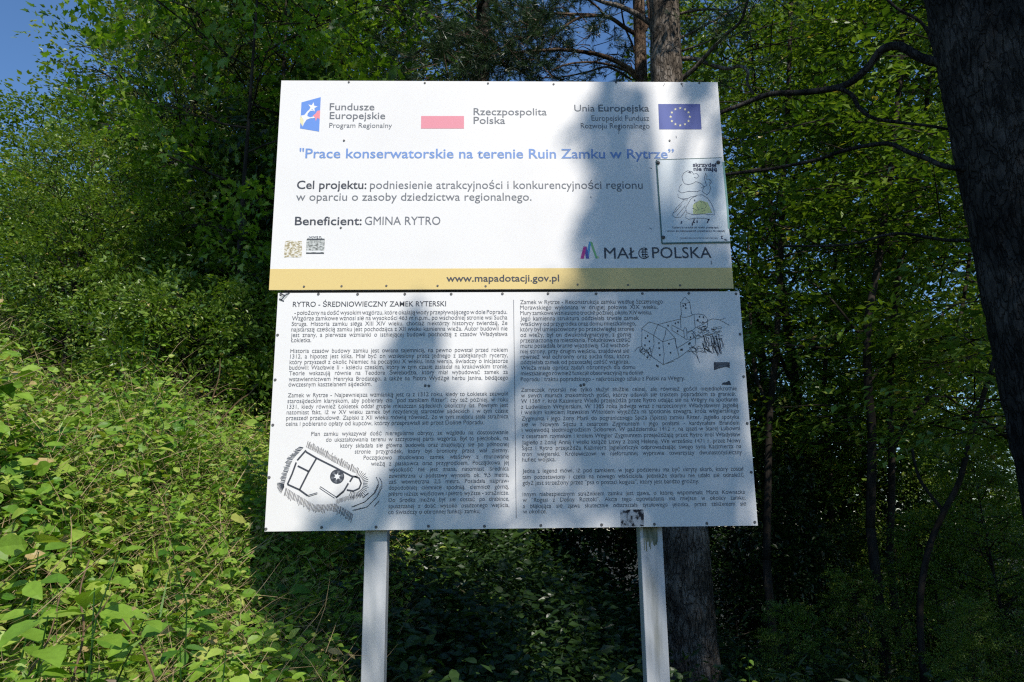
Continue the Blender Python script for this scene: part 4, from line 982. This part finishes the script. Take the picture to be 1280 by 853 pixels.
specs = [(48,690,-1.1,.35,8,.12,'broad leaved plant at the left edge, low on the bank',.5), (118,735,-1.3,.35,10,.13,'large leaved plant with flat pale leaves near the lower left',.6), (150,690,-.9,.35,8,.10,'plant with upright pointed leaves in the middle of the lower bank',.55),
 (60,770,-1.5,.3,8,.12,'plant with one long arching leaf at the lower left',.55), (180,775,-1.2,.3,10,.09,'plant below the yellow leaf on the lower bank',.55), (225,810,-1.0,.3,8,.10,'plant with dark toothed leaves at the bottom, in the shadow edge',.3),
 (283,810,-1.0,.35,7,.09,'plant with bright hanging leaves at the bottom beside the shadow',.8), (20,640,-.6,.35,8,.09,'plant high at the left edge of the bank',.5), (215,690,-.4,.35,8,.10,'plant with dark green upright leaf on the right part of the bank',.2),
 (185,490,.9,.35,8,.10,'tall pale leaved nettle on the crest of the bank',.6), (232,480,1.3,.4,8,.08,'thin nettle standing up on the crest against the dark wood',.5), (182,400,1.6,.6,10,.08,'tallest thin nettle sticking up above the crest of the bank',.35), (155,418,1.5,.5,8,.07,'pale tipped nettle beside the tallest one on the crest',.6), (200,430,1.5,.4,8,.07,'short nettle right of the tallest one on the crest',.5)]
for i, (px, py, Y, h, nl, ls, lb, ti) in enumerate(specs): leafy_plant(px, py, Y, h, nl, ls, lb, 60+i, ti, group=GP)
for i, (px, py, Y, h, nl, ls, lb, ti) in enumerate([(560,672,2.2,.6,14,.07,'slim upright plant lit behind the board, between the posts',.6), (372,780,.2,.4,8,.09,'dim fern like plant left of the left post',.4), (398,815,.45,.3,7,.05,'pale green young plant at the foot of the left post',.75), (610,690,2.6,.5,10,.06,'small lit plant right of the slim upright plant',.7), (935,822,1.5,.4,10,.05,'small plant catching light at the bottom, right of the right post',.7)]):
    leafy_plant(px, py, Y, h, nl, ls, lb, 90+i, ti, group='plants in the shade behind the board', tm=T_OVATE if i != 1 else T_NARROW)
# dry bent twigs by the board's left edge
b = MB(); limb(b, [(270,535),(285,515),(300,500),(312,492),(322,480)], 1.0, 2.2, 1.2, 1.0, 4); limb(b, [(265,500),(274,470),(275,448)], 1.2, 1.6, .8, 1.2, 4); limb(b, [(270,495),(285,486),(305,488)], 1.1, 1.5, .8, 1.1, 4)
o = b.build('dry_twig', DRY); tag(o, 'dry bent twigs sticking up at the crest near the board', 'twig')
b = MB(); limb(b, [(90,853),(105,790),(100,740),(112,700)], -1.3, 3.5, 1.5, -1.1, 5); limb(b, [(30,853),(60,800),(75,745)], -1.4, 3, 1.5, -1.2, 5); limb(b, [(195,853),(175,805),(150,770)], -1.3, 3, 1.5, -1.1, 5); limb(b, [(105,790),(125,765),(140,742)], -1.3, 2, 1, -1.1, 4)
o = b.build('dry_stalk', DRY); tag(o, 'tangled dry bramble stalks at the bottom left corner', 'stalk')
# stone in the weeds
V = []; sp = at(140, 846, -1.0)
import bmesh
bm = bmesh.new(); bmesh.ops.create_icosphere(bm, subdivisions=3, radius=.05)
for v in bm.verts:
    v.co = Vector((v.co.x*1.3, v.co.y*1.0, v.co.z*.65))*(1+.25*noise.noise(v.co*14))
me = bpy.data.meshes.new('stone'); bm.to_mesh(me); bm.free(); me.materials.append(noise_mat('brown_stone', [(.3, (.12,.09,.06)), (.7, (.34,.27,.20))], 25, .9, .6, .01))
st = bpy.data.objects.new('stone', me); COL.objects.link(st); st.location = sp+Vector((0, 0, -.04)); tag(st, 'brown stone half hidden under leaves at the bottom left', 'stone')

# ------------------------------------------------------------------ trees behind the camera whose shade falls on the board
def shade_tree(name, blobs, base, label, seed, leaf=.11):
    """blobs: (px, py, radius px, distance to the board along the sun ray)"""
    rng = np.random.default_rng(seed); base = Vector((*base, gz(*base)))
    r = empty(name, tuple(base), label, 'tree', 'trees standing behind the viewer')
    P_, D_, N_, S_ = [], [], [], []; lm = MB(); cs = []
    for (px, py, rp, dist, dn, *yy) in blobs:
        tg = at(px, py, yy[0] if yy else 0)
        cr = tg+sd*(-tg.y/sd.y) if tg.y != 0 else tg                 # where the ray crosses the plane of the board
        if yy and -1.35 < cr.x < 1.45 and 1.3 < cr.z < 3.9: continue
        c = tg+sd*dist; rm = rp/F*((tg-CAM).dot(fw)); cs.append((c, rm))
        n = max(16, int(dn*(rm/leaf)**2*24))
        u = rng.normal(0, 1, (n, 3)); u /= np.linalg.norm(u, axis=1, keepdims=True); rr = rm*rng.uniform(0, 1, (n, 1))**(1/2.2)
        P_.append(np.array(c)+u*rr); D_.append(rng.normal(0, 1, (n, 3))); N_.append(rng.normal(0, .5, (n, 3))+np.array([0, 0, 1])); S_.append(leaf*rng.uniform(.7, 1.3, n))
    cz = max(c.z for c, _ in cs); mx = sum((c for c, _ in cs), Vector())/len(cs)
    tt_ = Vector((mx.x, mx.y, cz)); 
    tpts = [base-Vector((0, 0, .3)), base.lerp(tt_, .3)+Vector((.1, 0, 0)), base.lerp(tt_, .6), base.lerp(tt_, .85), tt_]
    lm.tube(tpts, [.16, .13, .10, .06, .03], 9); lm.build('trunk', BARK, r, True)
    lb = MB()
    for c, rm in cs:
        t = min(.97, max(.15, (c.z-.8-base.z)/(tt_.z-base.z))); s = base.lerp(tt_, t)
        lb.tube([s, s.lerp(c, .5)+Vector((0, 0, .1)), c], [.02, .014, .006], 4)
    lb.build('limbs', BARK, r, True)
    P_, D_, N_, S_ = (np.concatenate(a) for a in (P_, D_, N_, S_))
    V, Fs, tt = instance(T_SIMPLE, P_, frames(D_, N_), S_, np.clip(rng.normal(.5, .2, len(P_)), 0, .9))
    obj('crown', np_mesh('crown', V, Fs, LEAFD, tt), r)

A = 10.5
blobs = []
def row(lst, d=A, dn=1.0):
    for q in lst: blobs.append((q[0], q[1], q[2], d+(q[3] if len(q) > 3 else 0), dn))
row([(768,108,22),(762,128,26),(765,150,26),(770,172,24),(774,196,23),(771,220,24),(764,240,30),(757,262,38),(756,285,36),(782,274,30),(815,300,38),(790,330,42),(840,330,40),(752,335,32),(738,310,22),
     (735,170,14),(745,140,14), (880,340,36),(890,300,28),(905,350,28),(882,250,20),(896,205,18),(902,150,12),(878,115,14),(862,112,10),(856,310,16)])
N1 = len(blobs)
row([(705,380,28),(740,385,30),(780,380,32),(820,380,30),(870,375,30),(910,380,30),(700,420,30),(735,430,32),(775,420,34),(815,425,32),(855,405,28),(910,430,22),(940,400,30),(690,460,28),(725,470,30),(765,460,32),(805,465,32),(845,460,26),(880,480,28),(925,475,30),
     (690,500,32),(730,510,34),(775,505,34),(815,500,26),(880,520,28),(920,520,32),(705,545,26),(745,550,36),(790,550,34),(830,560,28),(870,560,34),(915,560,34),(735,590,32),(775,595,34),(820,600,36),(865,600,34),(910,600,34),(950,590,30),(775,640,28),(820,645,36),(870,645,36),(920,645,36),(700,630,22),(668,600,16),(668,640,20)], A+1)
N2 = len(blobs)
row([(512,412,5),(510,430,6),(507,450,7),(505,470,8),(500,490,12),(515,512,16),(545,522,18),(580,520,20),(615,520,17),(540,545,16),(505,560,14),(525,590,16),(556,610,14),(540,640,15),(490,625,12),(590,545,14),(440,655,14),(400,662,12),(470,650,12),(620,555,9),(658,520,9),(650,480,7),(668,450,9),(600,645,10),(560,575,10)], A-1, .5)
shade_tree('tall_tree', blobs[:N1], (4.6, -9.0), 'tall tree behind the viewer whose shadow falls on the upper panel', 71)
shade_tree('tall_tree', blobs[N1:N2], (6.2, -9.6), 'broad tree behind the viewer whose shadow covers the right of the lower panel', 72)
shade_tree('tall_tree', blobs[N2:], (2.2, -8.2), 'thin tree behind the viewer whose shadow streaks the lower left of the board', 73)
under = []
for px, py in [(300,250),(335,230),(310,300),(340,320),(300,350),(335,390),(310,430),(275,400),(340,170),(320,470),(265,340),(235,400),(300,500),(330,530),(250,430),(330,130),(400,80),(480,60),(300,200),(200,425),(225,380),(260,300),(235,330),(190,390),(165,345)]: under += [(px, py, 34, 13.0, .8, Yt) for Yt in (3.8, 5.0, 6.6)]
for px, py, Y, rp in [(520,790,1.2,60),(600,800,1.5,60),(680,790,1.8,60),(760,780,2.2,60),(640,720,2.6,50),(700,690,3.4,60),(760,720,3.4,50),(800,700,3.6,60),(860,700,4,50),(862,770,4,50),(900,760,4,60),(450,760,.8,50),(930,700,4.4,60),(560,850,.4,60),(700,850,.8,60),(870,850,1.5,60)]:
    under.append((px, py, rp, 13.0, .6, Y))
for px in range(360, 860, 48):
    for py in range(735, 870, 42):
        under.append((px, py, 46, 12.0, 1.1, hit(px, py).y))
shade_tree('tall_tree', under, (7.5, -6.0), 'spreading tree behind the viewer that shades the ground under the board', 74)
# big crowns further right shading the wood right of the board
for i, (x, y, s) in enumerate([(9.0,-4.6,1.15),(6.3,-4.8,1.15),(10.4,-1.0,1.1),(8.8,-7,1.2)]):
    put_tree('tall_tree', leafy, x, y, i*1.3, s, 'leafy tree to the right of and behind the viewer, out of the frame', 'tree', 'trees right of and behind the viewer', 0)


scene.collection.children.unlink(tmp_col); bpy.data.collections.remove(tmp_col)
scene.render.engine = 'CYCLES'
scene.cycles.max_bounces = 6; scene.cycles.diffuse_bounces = 3; scene.cycles.transmission_bounces = 4; scene.cycles.transparent_max_bounces = 4
scene.cycles.use_denoising = False; scene.cycles.sample_clamp_indirect = 3.0; scene.cycles.filter_width = 1.25
